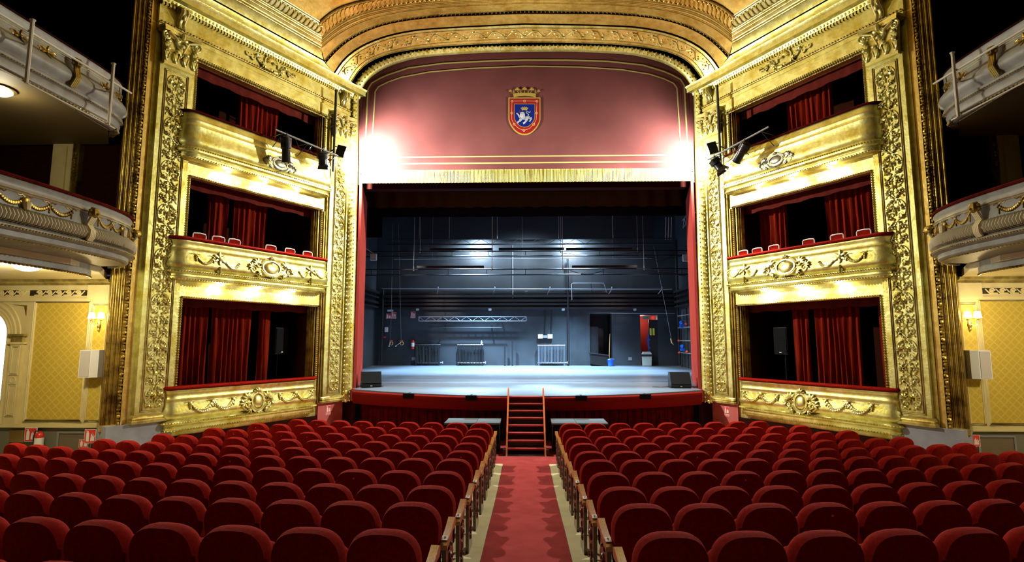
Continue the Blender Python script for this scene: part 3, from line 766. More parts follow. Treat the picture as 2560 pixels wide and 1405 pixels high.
# ---- lighting bars on the top balconies with lamps
def rig(side):
    S = side == 'left'
    bar = ((-2.28, -.78, 7.92), (-.28, -.78, 7.84)) if S else ((-2.0, -.85, 7.95), (-.02, -.80, 7.72))
    t = T('lighting_bar', f'grey lighting bar on brackets in front of the top box balcony on the {side}', 'lighting bar', (-1.2, -.7, 7.6), 'L')
    m = M(); m.cyl(bar[0], bar[1], .024, 10); t.part('pipe', m, mat('bar_grey_'+side, (.20, .20, .20), .5, .3))
    lerp = lambda k: tuple(bar[0][i]+(bar[1][i]-bar[0][i])*k for i in range(3))
    for k in (.12, .5, .97):
        p = lerp(k); m = M(); m.tube([p, (p[0], -.33, 7.90), (p[0], -.24, 7.90), (p[0], -.24, 7.7)], .013, 6); m.tube([p, (p[0], -.36, 7.62)], .010, 6); t.part('bracket', m, stagemetal)
    m = M()
    for j in range(3):
        P = [lerp(.3+.2*j+(.25*i/10)) for i in range(11)]; m.tube([(p[0], p[1], p[2]-.03-.28*math.sin(PI*i/10)) for i, p in enumerate(P)], .006, 5)
    t.part('cable', m, black)
    roots = [t]
    specs = [(.16, 'ellipsoidal spotlight', .66, (.1, .05, -1), .125), (.74, 'round fresnel spotlight', .32, (.35, .3, -.85), .14)] if S else \
            [(.36, 'long zoom spotlight', .56, (.62, .1, -.55), .13), (.88, 'round fresnel spotlight', .34, (-.35, .35, -.8), .14)]
    for (k, nm, ln, d, r_) in specs:
        p = Vector(lerp(k)); d = Vector(d).normalized(); c0 = p+Vector((0, .0, -.16))-d*.08; c1 = c0+d*ln
        t2 = T('stage_spotlight', f'black {nm} hanging from the lighting bar on the {side}', 'spotlight', tuple(p), 'L')
        m = M(); m.tube([c0, c0+d*.04, c0+d*ln*.45, c0+d*ln*.47, c1-d*.04, c1], [r_*.7, r_, r_, r_*.8, r_*.85, r_*.95], 14); body = t2.part('body', m, blk_gloss)
        m = M()
        for q in range(5): m.tube([c0+d*(.03+.03*q), c0+d*(.042+.03*q)], r_*1.08, 14)
        t2.part('cooling_fins', m, black, body)
        m = M(); m.tube([c1-d*.012, c1+d*.004], r_*.8, 14); t2.part('lens', m, mat_lens, body)
        m = M(); sd_ = d.cross(Vector((0, 1, 0))).normalized()*(r_*1.2); mid = c0+d*ln*.35
        m.tube([mid-sd_, p+Vector((0, 0, -.07))-sd_*.6, p+Vector((0, 0, -.05)), p+Vector((0, 0, -.07))+sd_*.6, mid+sd_], .011, 6); t2.part('yoke', m, stagemetal)
        m = M(); m.tube([p+Vector((0, 0, -.05)), p+Vector((0, 0, .03))], .03, 8); t2.part('clamp', m, stagemetal)
        m = M()
        q0 = c1; nrm = d.orthogonal().normalized(); bn = d.cross(nrm)
        if 'fresnel' in nm:
            for w in (nrm, -nrm, bn, -bn):
                a_ = q0+w*r_*.9; t_ = w.cross(d); m.add([a_-t_*r_*.8, a_+t_*r_*.8, a_+d*.11+w*.05+t_*r_, a_+d*.11+w*.05-t_*r_]+[x+w*.006 for x in (a_-t_*r_*.8, a_+t_*r_*.8, a_+d*.11+w*.05+t_*r_, a_+d*.11+w*.05-t_*r_)], [(0,1,2,3),(7,6,5,4),(0,4,5,1),(1,5,6,2),(2,6,7,3),(3,7,4,0)])
            t2.part('barn_doors', m, black, body, False)
        roots.append(t2)
    # pole, LED flood
    t3 = T('corner_pole', f'black vertical pipe beside the capital nearest the stage on the {side}', 'pole', (-.02, -.42, 7.7), 'L')
    m = M(); m.cyl((-.10, -.40, 7.5), (-.10, -.40, 9.95), .035, 10); t3.part('pipe', m, black)
    m = M(); m.cyl((-.10, -.40, 8.9), (-.02, .0, 8.9), .018); m.cyl((-.10, -.40, 8.15), (-.02, 0, 8.15), .018); t3.part('bracket', m, black); roots.append(t3)
    t4 = T('flood_lamp', f'black LED flood lamp clamped beside the capital nearest the stage on the {side}', 'flood lamp', (.06, -.52, 8.1), 'L')
    m = M(); m.rbox((.06, -.52, 8.12), (.09, .26, .34), .55, .25); t4.part('housing', m, blk_gloss, sm=False)
    m = M(); m.rbox((.125, -.49, 8.10), (.012, .20, .26), .55, .25); t4.part('glass', m, ledglow, sm=False, label='glowing white lens')
    m = M(); m.tube([(-.10, -.40, 8.25), (.0, -.46, 8.25), (.06, -.52, 8.20)], .014, 6); t4.part('arm', m, stagemetal); roots.append(t4)
    if not S:
        for q in roots: q.o.location.x *= -1; q.o.rotation_euler.z *= -1; q.o.scale.x = -1
mat_lens = mat('spot_lens', (.02, .03, .05), .08, 0, coat=1)
rig('left'); rig('right')

# ---- cluster column and reveals outside the broad pilaster, up to the dark galleries
t = T('cluster_column', 'tall fluted antique gold column cluster between gallery and boxes, left side', 'column', (-5.0, .2, 1.0), 'L')
m = M(); m.box(-4.85, -4.66, .04, .3, 1.0, 11.5); m.box(-4.88, -4.85, .0, .3, 1.0, 11.5); t.part('flat_fillet', m, gold_warm, sm=False)
m = M()
for k in range(int(10.4/.07)):
    z = 1.03+k*.07; m.blob((-4.915, .03+.006*math.sin(k*2.2), z), (.035, .035, .045), None, k*1.3, 6, 4)
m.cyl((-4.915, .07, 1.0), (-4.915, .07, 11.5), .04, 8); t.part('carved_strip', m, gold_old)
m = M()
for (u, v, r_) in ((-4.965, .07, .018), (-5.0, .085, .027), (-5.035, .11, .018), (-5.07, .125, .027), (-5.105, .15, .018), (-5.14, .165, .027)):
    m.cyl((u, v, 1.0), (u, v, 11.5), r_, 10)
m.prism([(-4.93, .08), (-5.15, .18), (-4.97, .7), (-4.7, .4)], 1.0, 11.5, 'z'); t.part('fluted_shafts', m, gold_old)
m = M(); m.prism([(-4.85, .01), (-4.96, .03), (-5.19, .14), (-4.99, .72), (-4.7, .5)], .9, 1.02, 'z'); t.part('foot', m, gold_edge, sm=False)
mirror(t, 'tall fluted antique gold column cluster between gallery and boxes, right side')

# ================================================================== proscenium arch rings and ceiling
def ring(samples, Y, spring):
    pts = [at(px, py, Y) for px, py in samples]; pts = [(min(p[0], -.0), Y, p[2]) for p in pts]
    pts[-1] = (0, Y, pts[-1][2]+.0)
    if spring is not None: pts = [(pts[0][0]+(-.02), Y, spring)]+pts
    h = resample(pts, n=28)
    # gentle smoothing
    for _ in range(2):
        h = [h[0]]+[tuple((h[i-1][k]+2*h[i][k]+h[i+1][k])/4 for k in range(3)) for i in range(1, len(h)-1)]+[h[-1]]
    return h+[(-x, y, z) for (x, y, z) in h[::-1][1:]]
R0 = ring([(898,240),(900,223),(911,203),(936,182),(970,163),(1039,143),(1107,136),(1211,129.5),(1313,128)], 16.0, 10.2)
RB = ring([(886,229),(889,206),(902,188),(927,168),(966,149),(1035,131),(1107,123),(1211,119),(1313,117.5)], 15.95, 10.2)
RC = ring([(877,206),(889,184),(915,156),(968,134),(1038,121),(1107,114),(1211,108),(1313,104.5)], 15.8, None)
RC2 = ring([(871,203),(880,182),(907,152),(960,130),(1030,115),(1100,107),(1211,100),(1313,96)], 15.7, None)
RD = ring([(843,190),(858,163),(882,139),(922,115),(973,96),(1041,83),(1143,76),(1313,70)], 15.38, None)
R1 = ring([(836,186),(853,158),(877,134),(918,110),(970,91),(1039,77),(1142,70),(1313,62)], 15.3, None)
R1b = ring([(834,182),(850,154),(874,130),(915,106),(967,87),(1037,73),(1141,66),(1313,58)], 15.28, None)
R2 = ring([(815,158),(836,132),(870,103),(911,80),(958,63),(1020,51),(1108,42),(1313,35)], 14.9, None)
R2b = ring([(811,151),(832,124),(867,96),(908,74),(956,57),(1018,45),(1107,35),(1313,25)], 14.86, None)
R3 = ring([(803,121),(832,96),(860,77),(898,59),(937,44),(1018,28),(1107,19),(1313,9)], 14.54, None)
R4 = ring([(805,93),(832,68),(858,51),(896,33),(960,18),(1040,6),(1140,-2),(1313,-9)], 14.23, None)
R5 = ring([(800,60),(819,40),(845,24),(871,14),(922,2),(1020,-12),(1130,-20),(1313,-28)], 13.87, None)
def loft(a, b, th=.05, d=(0, .05, .04)):
    m = M(); m.grid([a, b]); m.grid([[(p[0]+d[0], p[1]+d[1], p[2]+d[2]) for p in b], [(p[0]+d[0], p[1]+d[1], p[2]+d[2]) for p in a]]); return m
m = M()
up = lambda r_, y, z: [(p[0]*(1+z*.1), p[1]+y, p[2]+z) for p in r_]
struct('trim_arch_soffit', loft(RC, RC2), gold_warm, sm=True)
struct('trim_arch_carved_band', loft(RC2, RD), gold_warm, sm=True)  # warmer, darker gold stands in for the band's weaker light
struct('trim_arch_fillet', loft(RD, R1), gold, sm=True)
struct('trim_arch_plain_band', loft(R1b, R2), gold_warm, sm=True)
struct('trim_arch_upper_band', loft(R2b, R3), gold_warm, sm=True)
m = M()
def gr(a, b, k=.16):
    mid = [((p[0]+q[0])/2*(1+k*.12), (p[1]+q[1])/2+k*.5, (p[2]+q[2])/2+k) for p, q in zip(a, b)]
    m.grid([a, mid]); m.grid([mid, b])
gr(R1, R1b, .1); gr(R2, R2b, .12)
struct('trim_arch_grooves', m, groove, sm=True)
m = M(); mid = [((p[0]+q[0])/2, (p[1]+q[1])/2-.01, (p[2]+q[2])/2) for p, q in zip(R2, R2b)]
for p in resample(mid, .12): m.blob(p, (.022, .022, .022), None, 0, 6, 4)
struct('trim_arch_bead_line', m, gold_old, sm=True)
m = M(); m.tube(RC, .02, 6); m.tube(RD, .016, 6); m.tube(R2b, .02, 6); m.tube(RC2, .012, 6); struct('trim_arch_mouldings', m, gold_edge, sm=True)
# ornament of the carved band: undulating foliage scrolls
m = M(); MID = [tuple((RC2[i][k]*.5+RD[i][k]*.5) for k in range(3)) for i in range(len(RC2))]
rs_a = resample(RC2, n=161); rs_b = resample(RD, n=161)
def bandf(i, w, h):
    i = max(0, min(160, i)); i0 = int(i); i1 = min(160, i0+1); t_ = i-i0
    A = Vector(rs_a[i0]).lerp(Vector(rs_a[i1]), t_); B = Vector(rs_b[i0]).lerp(Vector(rs_b[i1]), t_)
    p = A.lerp(B, w); n_ = (Vector((0, 15, 9))-p); n_.y = -abs((B-A).z) if abs((B-A).z) > .05 else -.3; tg = Vector(rs_a[i1])-Vector(rs_a[max(i0-1, 0)])
    nn = tg.cross(B-A); nn.normalize()
    if nn.dot(Vector((0, 8, 5))-p) < 0: nn = -nn
    return tuple(p+nn*h)
for i in range(4, 157, 4):
    s = 1 if (i//4) % 2 else -1
    P = [bandf(i+4*t_/8-2, .5+s*.28*math.sin(PI*t_/8), .015) for t_ in range(9)]; m.tube(P, .014, 5)
    for (di, w, r_) in ((-1.2, .5+s*.30, .045), (0, .5+s*.05, .05), (1.0, .5-s*.25, .04), (.4, .5+s*.36, .03), (-.8, .5-s*.1, .035)):
        p = bandf(i+di, w, .01); m.blob(p, (r_*.8, r_*.5, r_*.5), None, i*.7+di, 6, 4)
struct('trim_arch_foliage', m, gold_orn, sm=True)
# side coves (box frame), from the cornice up to the ceiling frame
def lc(u, o, z): return (u, -o, z)
ue = -8.6
m = M()
m.grid([[lc(.22, .05, 10.46), lc(ue, .05, 10.46)], [lc(.16, .03, 10.64), lc(ue, .03, 10.64)], [lc(-.30, .10, 10.80), lc(ue, .10, 10.80)]])
o = struct('trim_left_cove_lower', m, gold, 'L', True); wall_mirror(o, 'trim_right_cove_lower')
m = M(); m.grid([[lc(-.36, .115, 10.835), lc(ue, .115, 10.835)], [lc(-.47, .18, 10.93), lc(ue, .18, 10.93)], [lc(-.59, .30, 10.995), lc(ue, .30, 10.995)]])
o = struct('trim_left_cove_upper', m, gold, 'L', True); wall_mirror(o, 'trim_right_cove_upper')
m = M(); m.grid([[lc(-.30, .10, 10.80), lc(ue, .10, 10.80)], [lc(-.30, .04, 10.83), lc(ue, .04, 10.83)], [lc(-.36, .115, 10.835), lc(ue, .115, 10.835)]])
o = struct('trim_left_cove_groove', m, groove, 'L'); wall_mirror(o, 'trim_right_cove_groove')
m = M()
for (o_, z_, r_) in ((.31, 11.0, .022), (.36, 11.04, .03), (.45, 11.10, .018), (.52, 11.15, .028)): m.tube([lc(-.62-.8*(o_-.3), o_, z_), lc(ue, o_, z_)], r_, 8)
m.grid([[lc(-.59, .30, 11.0), lc(ue, .30, 11.0)], [lc(-.80, .55, 11.18), lc(ue, .55, 11.18)]])
o = struct('trim_left_ceiling_frame', m, gold_edge, 'L', True); wall_mirror(o, 'trim_right_ceiling_frame')
m = M(); m.grid([[lc(-.80, .55, 11.18), lc(ue, .55, 11.18)], [lc(-1.08, .80, 11.36), lc(ue, .80, 11.36)]])
n = int(7.4/.13)
for i in range(n):
    u = -1.0-i*.13
    for s in (0,):
        P = [lc(u+.07*math.cos(a), .675+.10*math.sin(a), 11.255+.072*math.sin(a)) for a in [2*PI*k/10 for k in range(10)]]; m.tube(P, .016, 5, True)
for (o_, z_) in ((.57, 11.18), (.79, 11.345), (.84, 11.37)): m.tube([lc(-.82-1.1*(o_-.55), o_, z_), lc(ue, o_, z_)], .014, 6)
o = struct('trim_left_guilloche', m, gold_orn, 'L', True); wall_mirror(o, 'trim_right_guilloche')
# front frame and guilloche of the ceiling
m = M(); m.grid([R3, R4])
for k in (.06, .22, .45, .62, .85): m.tube([tuple(a[i]+(b[i]-a[i])*k for i in range(3)) for a, b in zip(R3, R4)], .022 if k != .22 else .012, 6)
struct('trim_front_ceiling_frame', m, gold_warm, sm=True)
m = M(); m.grid([R4, R5]); A = resample(R4, n=91); B = resample(R5, n=91)
for i in range(1, 90):
    a, b = Vector(A[i]), Vector(B[i]); c = (a+b)/2; w = (b-a)*.42; tg = (Vector(A[i+1])-Vector(A[i-1]))*.32
    m.tube([tuple(c+w*math.sin(q)+tg*math.cos(q)+Vector((0, 0, -.01))) for q in [2*PI*k/10 for k in range(10)]], .018, 5, True)
m.tube(R4, .016, 6); m.tube([(p[0], p[1]-.03, p[2]-.0) for p in R5], .03, 6)
struct('trim_front_guilloche', m, gold_warm, sm=True)
# ceiling panel
rows = [[(p[0], p[1], p[2]+.03) for p in R5]]; c5 = R5[0]
for Y in (13.2, 12.5, 11, 9, 6, 2, -3):
    k = (c5[0]-(13.87-Y)*.554)/c5[0]
    rows.append([(p[0]*k, Y, 11.40+(p[2]-11.37)*1.0) for p in R5])
m = M(); m.grid(rows); m.grid([[(p[0]*1.02, p[1], p[2]+.15) for p in r_] for r_ in rows])
struct('ceiling', m, gold_warm, sm=True)
def ceil_pt(x, y):
    k = (c5[0]-(13.87-y)*.554)/c5[0]; xs = x/k
    for a, b in zip(R5, R5[1:]):
        if a[0] <= xs <= b[0]:
            t_ = (xs-a[0])/(b[0]-a[0]); return (x, y, 11.40+(a[2]+(b[2]-a[2])*t_-11.37))
    return (x, y, 12.3)
t = T('ceiling_rosette', 'scrolled gold rosette in the corner of the ceiling on the left', 'ceiling ornament', (-5.2, 12.9, 11.6))
m = M(); c = at(805, 3, 12.85); cx, cy = -5.3, 12.8
def cf(a, h, b):
    p = ceil_pt(cx+a, cy+b); return (p[0], p[1], p[2]-.015-h)
for r_ in (.14, .24): sc_tube(m, cf, arc(0, 0, r_, r_, 0, 2*PI, 20), .022, .022)
m.blob((0, 0, 0), (.06, .05, .06), cf)
for i in range(8):
    a = i*PI/4; leafy(m, cf, .32*math.cos(a), .32*math.sin(a), .13, 3, a, 1.6, .45, .03); sc_tube(m, cf, scroll(.42*math.cos(a+.4), .42*math.sin(a+.4), .09, a, 1.3, 1), .02, .008)
t.part('scrollwork', m, gold_orn); mirror(t, 'scrolled gold rosette in the corner of the ceiling on the right')
# transverse ribs of the ceiling, near the stage
for sx in (-1, 1):
    m = M(); P = [ceil_pt(sx*2.6, 13.85-.2*i) for i in range(8)]
    for dx in (-.07, 0, .07): m.tube([(p[0]+dx, p[1], p[2]-.02) for p in P], .035, 6)
    struct('trim_ceiling_rib', m, gold_warm, sm=True)

# proscenium frame moulding (one piece all round)
def frame_path(): return [(-5.10, 15.98, .97), (-5.10, 15.98, 9.0)]+R0[0:]+[(5.10, 15.98, 9.0), (5.10, 15.98, .97)]
t = T('proscenium_surround', 'carved gilded moulding framing the stage opening and its arch', 'frame', (0, 16, .97))
inn = [(-5.08, 16.0, .95), (-5.10, 16.0, 5)]+R0+[(5.10, 16.0, 5), (5.08, 16.0, .95)]
out = [(-5.34, 15.93, .95), (-5.34, 15.93, 5)]+RB+[(5.34, 15.93, 5), (5.34, 15.93, .95)]
inn = resample(inn, n=241); out = resample(out, n=241)
# pair the two outlines by closest point so that the section stays square
def nearest(p, L_): return min(L_, key=lambda q: (q[0]-p[0])**2+(q[2]-p[2])**2)
rows = []
for p in inn:
    q = nearest(p, out); a, b = Vector(p), Vector(q); rows.append([tuple(a+Vector((0, .05, 0))), tuple(a+Vector((0, -.03, 0))), tuple(a.lerp(b, .25)+Vector((0, -.09, 0))), tuple(a.lerp(b, .7)+Vector((0, -.12, 0))), tuple(b+Vector((0, -.06, 0))), tuple(b+Vector((0, .1, 0)))])
m = M(); m.grid(rows); fr = t.part('moulding', m, gold)
m = M()
for i, p in enumerate(inn):
    q = Vector(nearest(p, out)); a = Vector(p); 
    if i % 2 == 0: m.blob(tuple(a.lerp(q, .55)+Vector((0, -.12, 0))), (.06, .03, .045), None, i*.9, 6, 4)
    m.blob(tuple(a.lerp(q, .2)+Vector((0, -.09, 0))), (.02, .02, .03), None, 0, 6, 4)
    m.blob(tuple(a.lerp(q, .85)+Vector((0, -.10, 0))), (.025, .02, .035), None, 0, 6, 4)
t.part('leaf_carving', m, gold_orn)

# ================================================================== proscenium wall, reveal, pit
m = M(); m.box(-10, 10, 16.3, 16.5, 10.0, 14.5); struct('wall_front_top', m, groove)  # near-black wall puts the shade of the gaps into its colour
for sx, nm in ((-1, 'left'), (1, 'right')):
    m = M(); m.box(min(sx*5.36, sx*10), max(sx*5.36, sx*10), 16.02, 16.4, 0, 13.5); m.box(min(sx*5.06, sx*5.36), max(sx*5.06, sx*5.36), 16.12, 16.3, 7.46, 11.5); struct(f'wall_front_{nm}', m, groove)
    m = M(); m.prism([(sx*4.98, 15.98), (sx*5.06, 15.98), (sx*5.7, 18.3), (sx*5.5, 18.3)], .9, 7.45, 'z'); struct(f'wall_front_reveal_{nm}', m, redpaint)
    m = M(); m.box(min(sx*4.78, sx*5.06), max(sx*4.78, sx*5.06), 15.85, 15.97, .95, 1.30); struct(f'wall_front_foot_{nm}', m, redpaint)
    m = M(); m.box(min(sx*4.98, sx*9.5), max(sx*4.98, sx*9.5), 15.99, 16.02, 0, .95); struct(f'baseboard_front_{nm}', m, deepred)
# stage floor
def lipy(x): return 14.38+x*x*.0545
def szz(y): return 1.25+(y-14.4)*.0365
m = M(); xs = [-4.98+9.96*i/30 for i in range(31)]; rows = []
for k in range(12):
    rows.append([(x, lipy(x)+(16.0-lipy(x))*k/11, szz(lipy(x)+(16.0-lipy(x))*k/11)) for x in xs])
m.grid(rows)
m.grid([[(x*(9.0/4.98), 16.0+8.1*k/6, szz(16.0+8.1*k/6)) for x in xs] for k in range(7)])
m.grid([[(x, lipy(x), szz(lipy(x))) for x in xs], [(x, lipy(x), szz(lipy(x))-.05) for x in xs], [(x, 16.1, szz(16)-.07) for x in xs]])
struct('floor_stage', m, stagefloor)
# apron velvet band and pit curtain
path = [(x, lipy(x)) for x in xs]
m = M(); rows = []
for (d, z) in ((.03, 1.235), (.08, 1.20), (.09, 1.05), (.03, .93), (-.06, .86), (-.12, .86), (-.05, 1.19)):
    rows.append([(x, lipy(x)-d, z+(lipy(x)-14.4)*.02) for x in xs])
m.grid(rows); solo('apron_valance', m, mat('apron_velvet', (.17, .008, .005), .85, sheen=.1), 'red velvet padded band along the front edge of the stage', 'valance', (0, 14.4, .86))
m = M(); rows = []
for k, (z, g) in enumerate(((.92, .6), (.5, .9), (.015, 1.2))):
    rows.append([(-4.9+9.8*i/420, lipy(-4.9+9.8*i/420)+.55+g*(.035*math.sin(i*.62+.7*math.sin(i*.11))+.015*math.sin(i*1.7)), z) for i in range(421)])
m.grid(rows); m.grid([[(p[0], p[1]+.012, p[2]) for p in r_] for r_ in rows])
solo('pit_curtain', m, velvet_dk, 'dark red pleated curtain closing the pit below the stage edge', 'curtain', (0, 14.9, 0))
# footlight speakers on the apron
for k, (px, py) in enumerate(((1015, 992), (1179, 994), (1452, 994), (1620, 991))):
    x = at(px, py, 14.5)[0]; y = lipy(x)
    t = T('apron_speaker', f"small black speaker box clipped to the stage edge, {('farthest left', 'just left of the steps', 'just right of the steps', 'farthest right')[k]}", 'speaker', (x, y-.1, 1.1), group='small speakers on the stage edge')
    m = M(); m.prism([(-.15, .0), (.15, 0), (.13, .16), (-.13, .16)], 0, .13, 'z'); v = [(a+x, b+y-.14, c+1.135) for a, b, c in m.v]; m.v = v; t.part('cabinet', m, blk_gloss, sm=False)
    m = M(); m.box(x-.14, x+.14, y-.147, y-.138, 1.145, 1.255); t.part('grille', m, grille, sm=False)
    m = M(); m.box(x-.02, x+.02, y-.1, y+.1, 1.262, 1.275); t.part('bracket', m, stagemetal, sm=False)
# steps
t = T('stage_steps', 'open wooden steps with red treads and orange side rails leading up to the stage', 'steps', (0, 13.1, 0))
n = 8
for k in range(n):
    s = (k+1)/(n+.35); y = 13.0+1.32*s; z = 1.30*s-.03; m = M(); m.box(-.43, .43, y-.06, y+.13, z, z+.035); t.part('tread', m, carpet, sm=False, label='red tread')
for sx in (-1, 1):
    m = M(); a, b = (13.0, .0), (14.42, 1.36)
    m.prism([(a[0]-.07, a[1]), (a[0]+.10, a[1]), (b[0]+.03, b[1]-.06), (b[0]-.01, b[1]+.10), (b[0]-.08, b[1]+.06)], sx*.455-.02, sx*.455+.02, 'x'); t.part('side_rail', m, railwood, sm=False, label='orange wooden side rail')
m = M(); m.box(-.55, .55, 12.97, 13.16, 0.014, .03); m.box(-.54, -.47, 12.98, 13.2, .015, .16); m.box(.47, .54, 12.98, 13.2, .015, .16); t.part('foot_board', m, black, sm=False)
m = M(); m.box(-.43, .43, 14.25, 14.28, .05, 1.15); t.part('backing_board', m, black, sm=False)
m = M(); m.box(-.43, .43, 13.32, 13.34, .03, .28); t.part('kick_board', m, black, sm=False)
# pit tables
for k, (x0, x1) in enumerate(((-1.95, -1.20), (-1.19, -.62), (.62, 1.2), (1.21, 1.95))):
    t = T('pit_table', f"grey-topped table before the stage, {('outer one left of the steps', 'directly left of the steps', 'directly right of the steps', 'outer one right of the steps')[k]}", 'table', ((x0+x1)/2, 13.6, .015), group='grey-topped tables in front of the stage')
    m = M(); m.box(x0, x1, 13.15, 13.95, .70, .74); t.part('table_top', m, grey_tab, sm=False)
    m = M(); m.box(x0+.02, x1-.02, 13.17, 13.93, .08, .70); t.part('skirt', m, blackcloth, sm=False)
    for (a, b) in ((x0+.04, 13.2), (x1-.04, 13.2), (x0+.04, 13.9), (x1-.04, 13.9)):
        m = M(); m.box(a-.02, a+.02, b-.02, b+.02, .015, .1); t.part('leg', m, black, sm=False)
# monitors
def monitor(px, py, yaw, label, cable):
    p = at(px, py, 16.3); y = p[1]; x = p[0]; z = szz(y)
    t = T('stage_monitor', label, 'speaker', (0, 0, 0)); W = .29
    m = M(); m.prism([(-.22, .0), (.20, 0), (.24, .10), (.06, .44), (-.16, .44), (-.22, .3)], -W, W, 'x'); m.v = [(a, -b, c) for a, b, c in m.v]; t.part('cabinet', m, blk_gloss, sm=False)
    m = M(); m.v = []; a0, a1 = Vector((0, -.245, .115)), Vector((0, -.068, .435)); nn = Vector((0, -.875, .48))
    cs = [a0+Vector((-W+.02, 0, 0)), a0+Vector((W-.02, 0, 0)), a1+Vector((W-.02, 0, 0)), a1+Vector((-W+.02, 0, 0))]
    m.add([tuple(c) for c in cs]+[tuple(c+nn*.012) for c in cs], [(3, 2, 1, 0), (4, 5, 6, 7), (0, 1, 5, 4), (1, 2, 6, 5), (2, 3, 7, 6), (3, 0, 4, 7)]); t.part('grille', m, grille, sm=False)
    m = M(); m.box(-.03, .03, -.232, -.222, .03, .05); t.part('badge', m, offwhite, sm=False)
    if cable:
        m = M(); m.tube([(-.28, .0, .01), (-.5, -.05, .01), (-.62, .02, .01), (-.78, .0, .01), (-.7, -.08, .01), (-.5, -.07, .01)], .006, 5); m.tube([(.28, .1, .01), (.5, .05, .01), (.7, .1, .01)], .006, 5); t.part('cable', m, black)
    t.o.location = (x, y, z); t.o.rotation_euler.z = yaw; return t
monitor(927, 968, R(20), 'black wedge monitor on the stage floor beside the red reveal on the left', False)
monitor(1699, 970, R(-3), 'black wedge monitor with cable on the stage floor near the right reveal', True)

# ================================================================== house valance and arms
YV = 16.0
def ringY(r_, Y): return [(p[0]*Y/p[1], Y, CZ+(p[2]-CZ)*Y/p[1]) for p in r_]
t = T('proscenium_valance', 'dusty red cloth valance filling the arch above the stage, with gold lines', 'valance', (0, 16, 7.5))
top = ringY(R0, 16.06); m = M(); bot = [(p[0], 16.06+.02*math.sin(p[0]*9), 7.80) for p in top]
bx = [(-5.1+10.2*i/(len(top)-1), 16.06+.006*math.sin(i*1.3), 7.80) for i in range(len(top))]
rows = [[tuple(Vector(a).lerp(Vector(b), k/6)) for a, b in zip(top, bx)] for k in range(7)]
m.grid(rows); m.grid([[(p[0], p[1]+.03, p[2]) for p in r_] for r_ in rows]); t.part('cloth', m, valcloth)
m = M(); N_ = 900; rows = []
for (z, g) in ((7.87, .0), (7.84, .6), (7.65, .9), (7.47, 1.0)):
    rows.append([(-5.02+10.04*i/N_, 15.985+g*.006*math.sin(i*1.9), z+(.004*math.sin(i*.7) if z < 7.5 else 0)) for i in range(N_+1)])
m.grid(rows); m.grid([[(p[0], p[1]+.03, p[2]) for p in r_] for r_ in rows]); t.part('fringe', m, fringe, label='bright gold fringe')
def ribbon(m, pts, w, y):
    pts = [Vector((p[0], 0, p[1])) for p in pts]; rows = [[], []]
    for i, p in enumerate(pts):
        d = (pts[min(i+1, len(pts)-1)]-pts[max(i-1, 0)]).normalized(); n_ = Vector((-d.z, 0, d.x))*w/2
        rows[0].append((p.x+n_.x, y, p.z+n_.z)); rows[1].append((p.x-n_.x, y, p.z-n_.z))
    m.grid(rows); m.grid([[(p[0], p[1]+.006, p[2]) for p in r_] for r_ in rows])
def line(samples, bl, br):
    L_ = [at(px, py, 16.05) for px, py in samples]; L_ = [(p[0], p[2]) for p in L_]
    full = L_+[(-x, z) for x, z in L_[::-1][1:]]
    b0, b1 = at(*bl, 16.05), at(*br, 16.05); xb = max(abs(b0[0]), abs(b1[0])); zb = (b0[2]+b1[2])/2
    return [(-xb, zb)]+full+[(xb, zb), (-xb, zb)]
m = M(); ribbon(m, line([(915,330),(920,223),(929,208),(950,196),(970,187),(1021,170),(1107,158.5),(1210,153),(1313,150)], (911,408), (1719,406)), .045, 16.048); t.part('gold_line', m, gold_line, label='outer painted gold line')
m = M(); ribbon(m, line([(932,330),(938,229),(946,217),(970,205),(1004,193),(1073,180),(1176,171),(1313,165.5)], (929,392), (1701,389)), .036, 16.048); t.part('gold_line', m, gold_line, label='inner painted gold line')
# coat of arms
PX0 = lambda cx_, cy_: at(1240+cx_/8.264, 190+cy_/8.264, 16.03)
def sh(pts, y0, y1):
    P = []
    for cx_, cy_ in pts: p = PX0(cx_, cy_); P.append((p[0], p[2]))
    m = M(); m.prism(P[::-1], y0, y1); return m
t = T('coat_of_arms', 'painted coat of arms with gold crown, red shield and white lion on the valance', 'emblem', (0, 16.02, 8.9))
def shield(l, r_, t_, b, sh_y, tip):
    c = (l+r_)/2; w = (r_-l)/2; pts = [(l, t_), (r_, t_), (r_, sh_y)]
    pts += [(c+w*math.cos(a)**.9*(1-.12*math.sin(a)**2), sh_y+(tip-sh_y)*math.sin(a)**1.25) for a in [PI/2*i/9 for i in range(1, 9)]]
    pts += [(c, tip)]; pts += [(2*c-x, y) for x, y in pts[3:-1][::-1]]; pts += [(l, sh_y)]; return pts
t.part('shield_border', sh(shield(255, 918, 438, 0, 880, 1220), 16.020, 16.045), sh_gold, sm=False, label='gold border')
fld = t.part('shield_field', sh(shield(278, 898, 460, 0, 878, 1190), 16.012, 16.020), sh_red, sm=False, label='red field')
t.part('inner_shield_edge', sh(shield(374, 804, 570, 0, 850, 1058), 16.008, 16.012), sh_gold, sm=False)
inn_ = t.part('inner_shield', sh(shield(382, 796, 578, 0, 848, 1048), 16.004, 16.009), sh_blue, sm=False, label='blue inner shield')
ck = [(330, 515), (588, 513), (845, 515), (838, 763), (780, 995), (577, 1120), (376, 993), (325, 763)]
m = M(); pth = [ck[0], ck[1], ck[2], (842, 640), ck[3], (830, 900), ck[4], (690, 1080), ck[5], (470, 1080), ck[6], (328, 900), ck[7], (328, 640)]
P = [PX0(*p) for p in pth]; m.tube([(p[0], 16.006, p[2]) for p in P], .0055, 6, True)
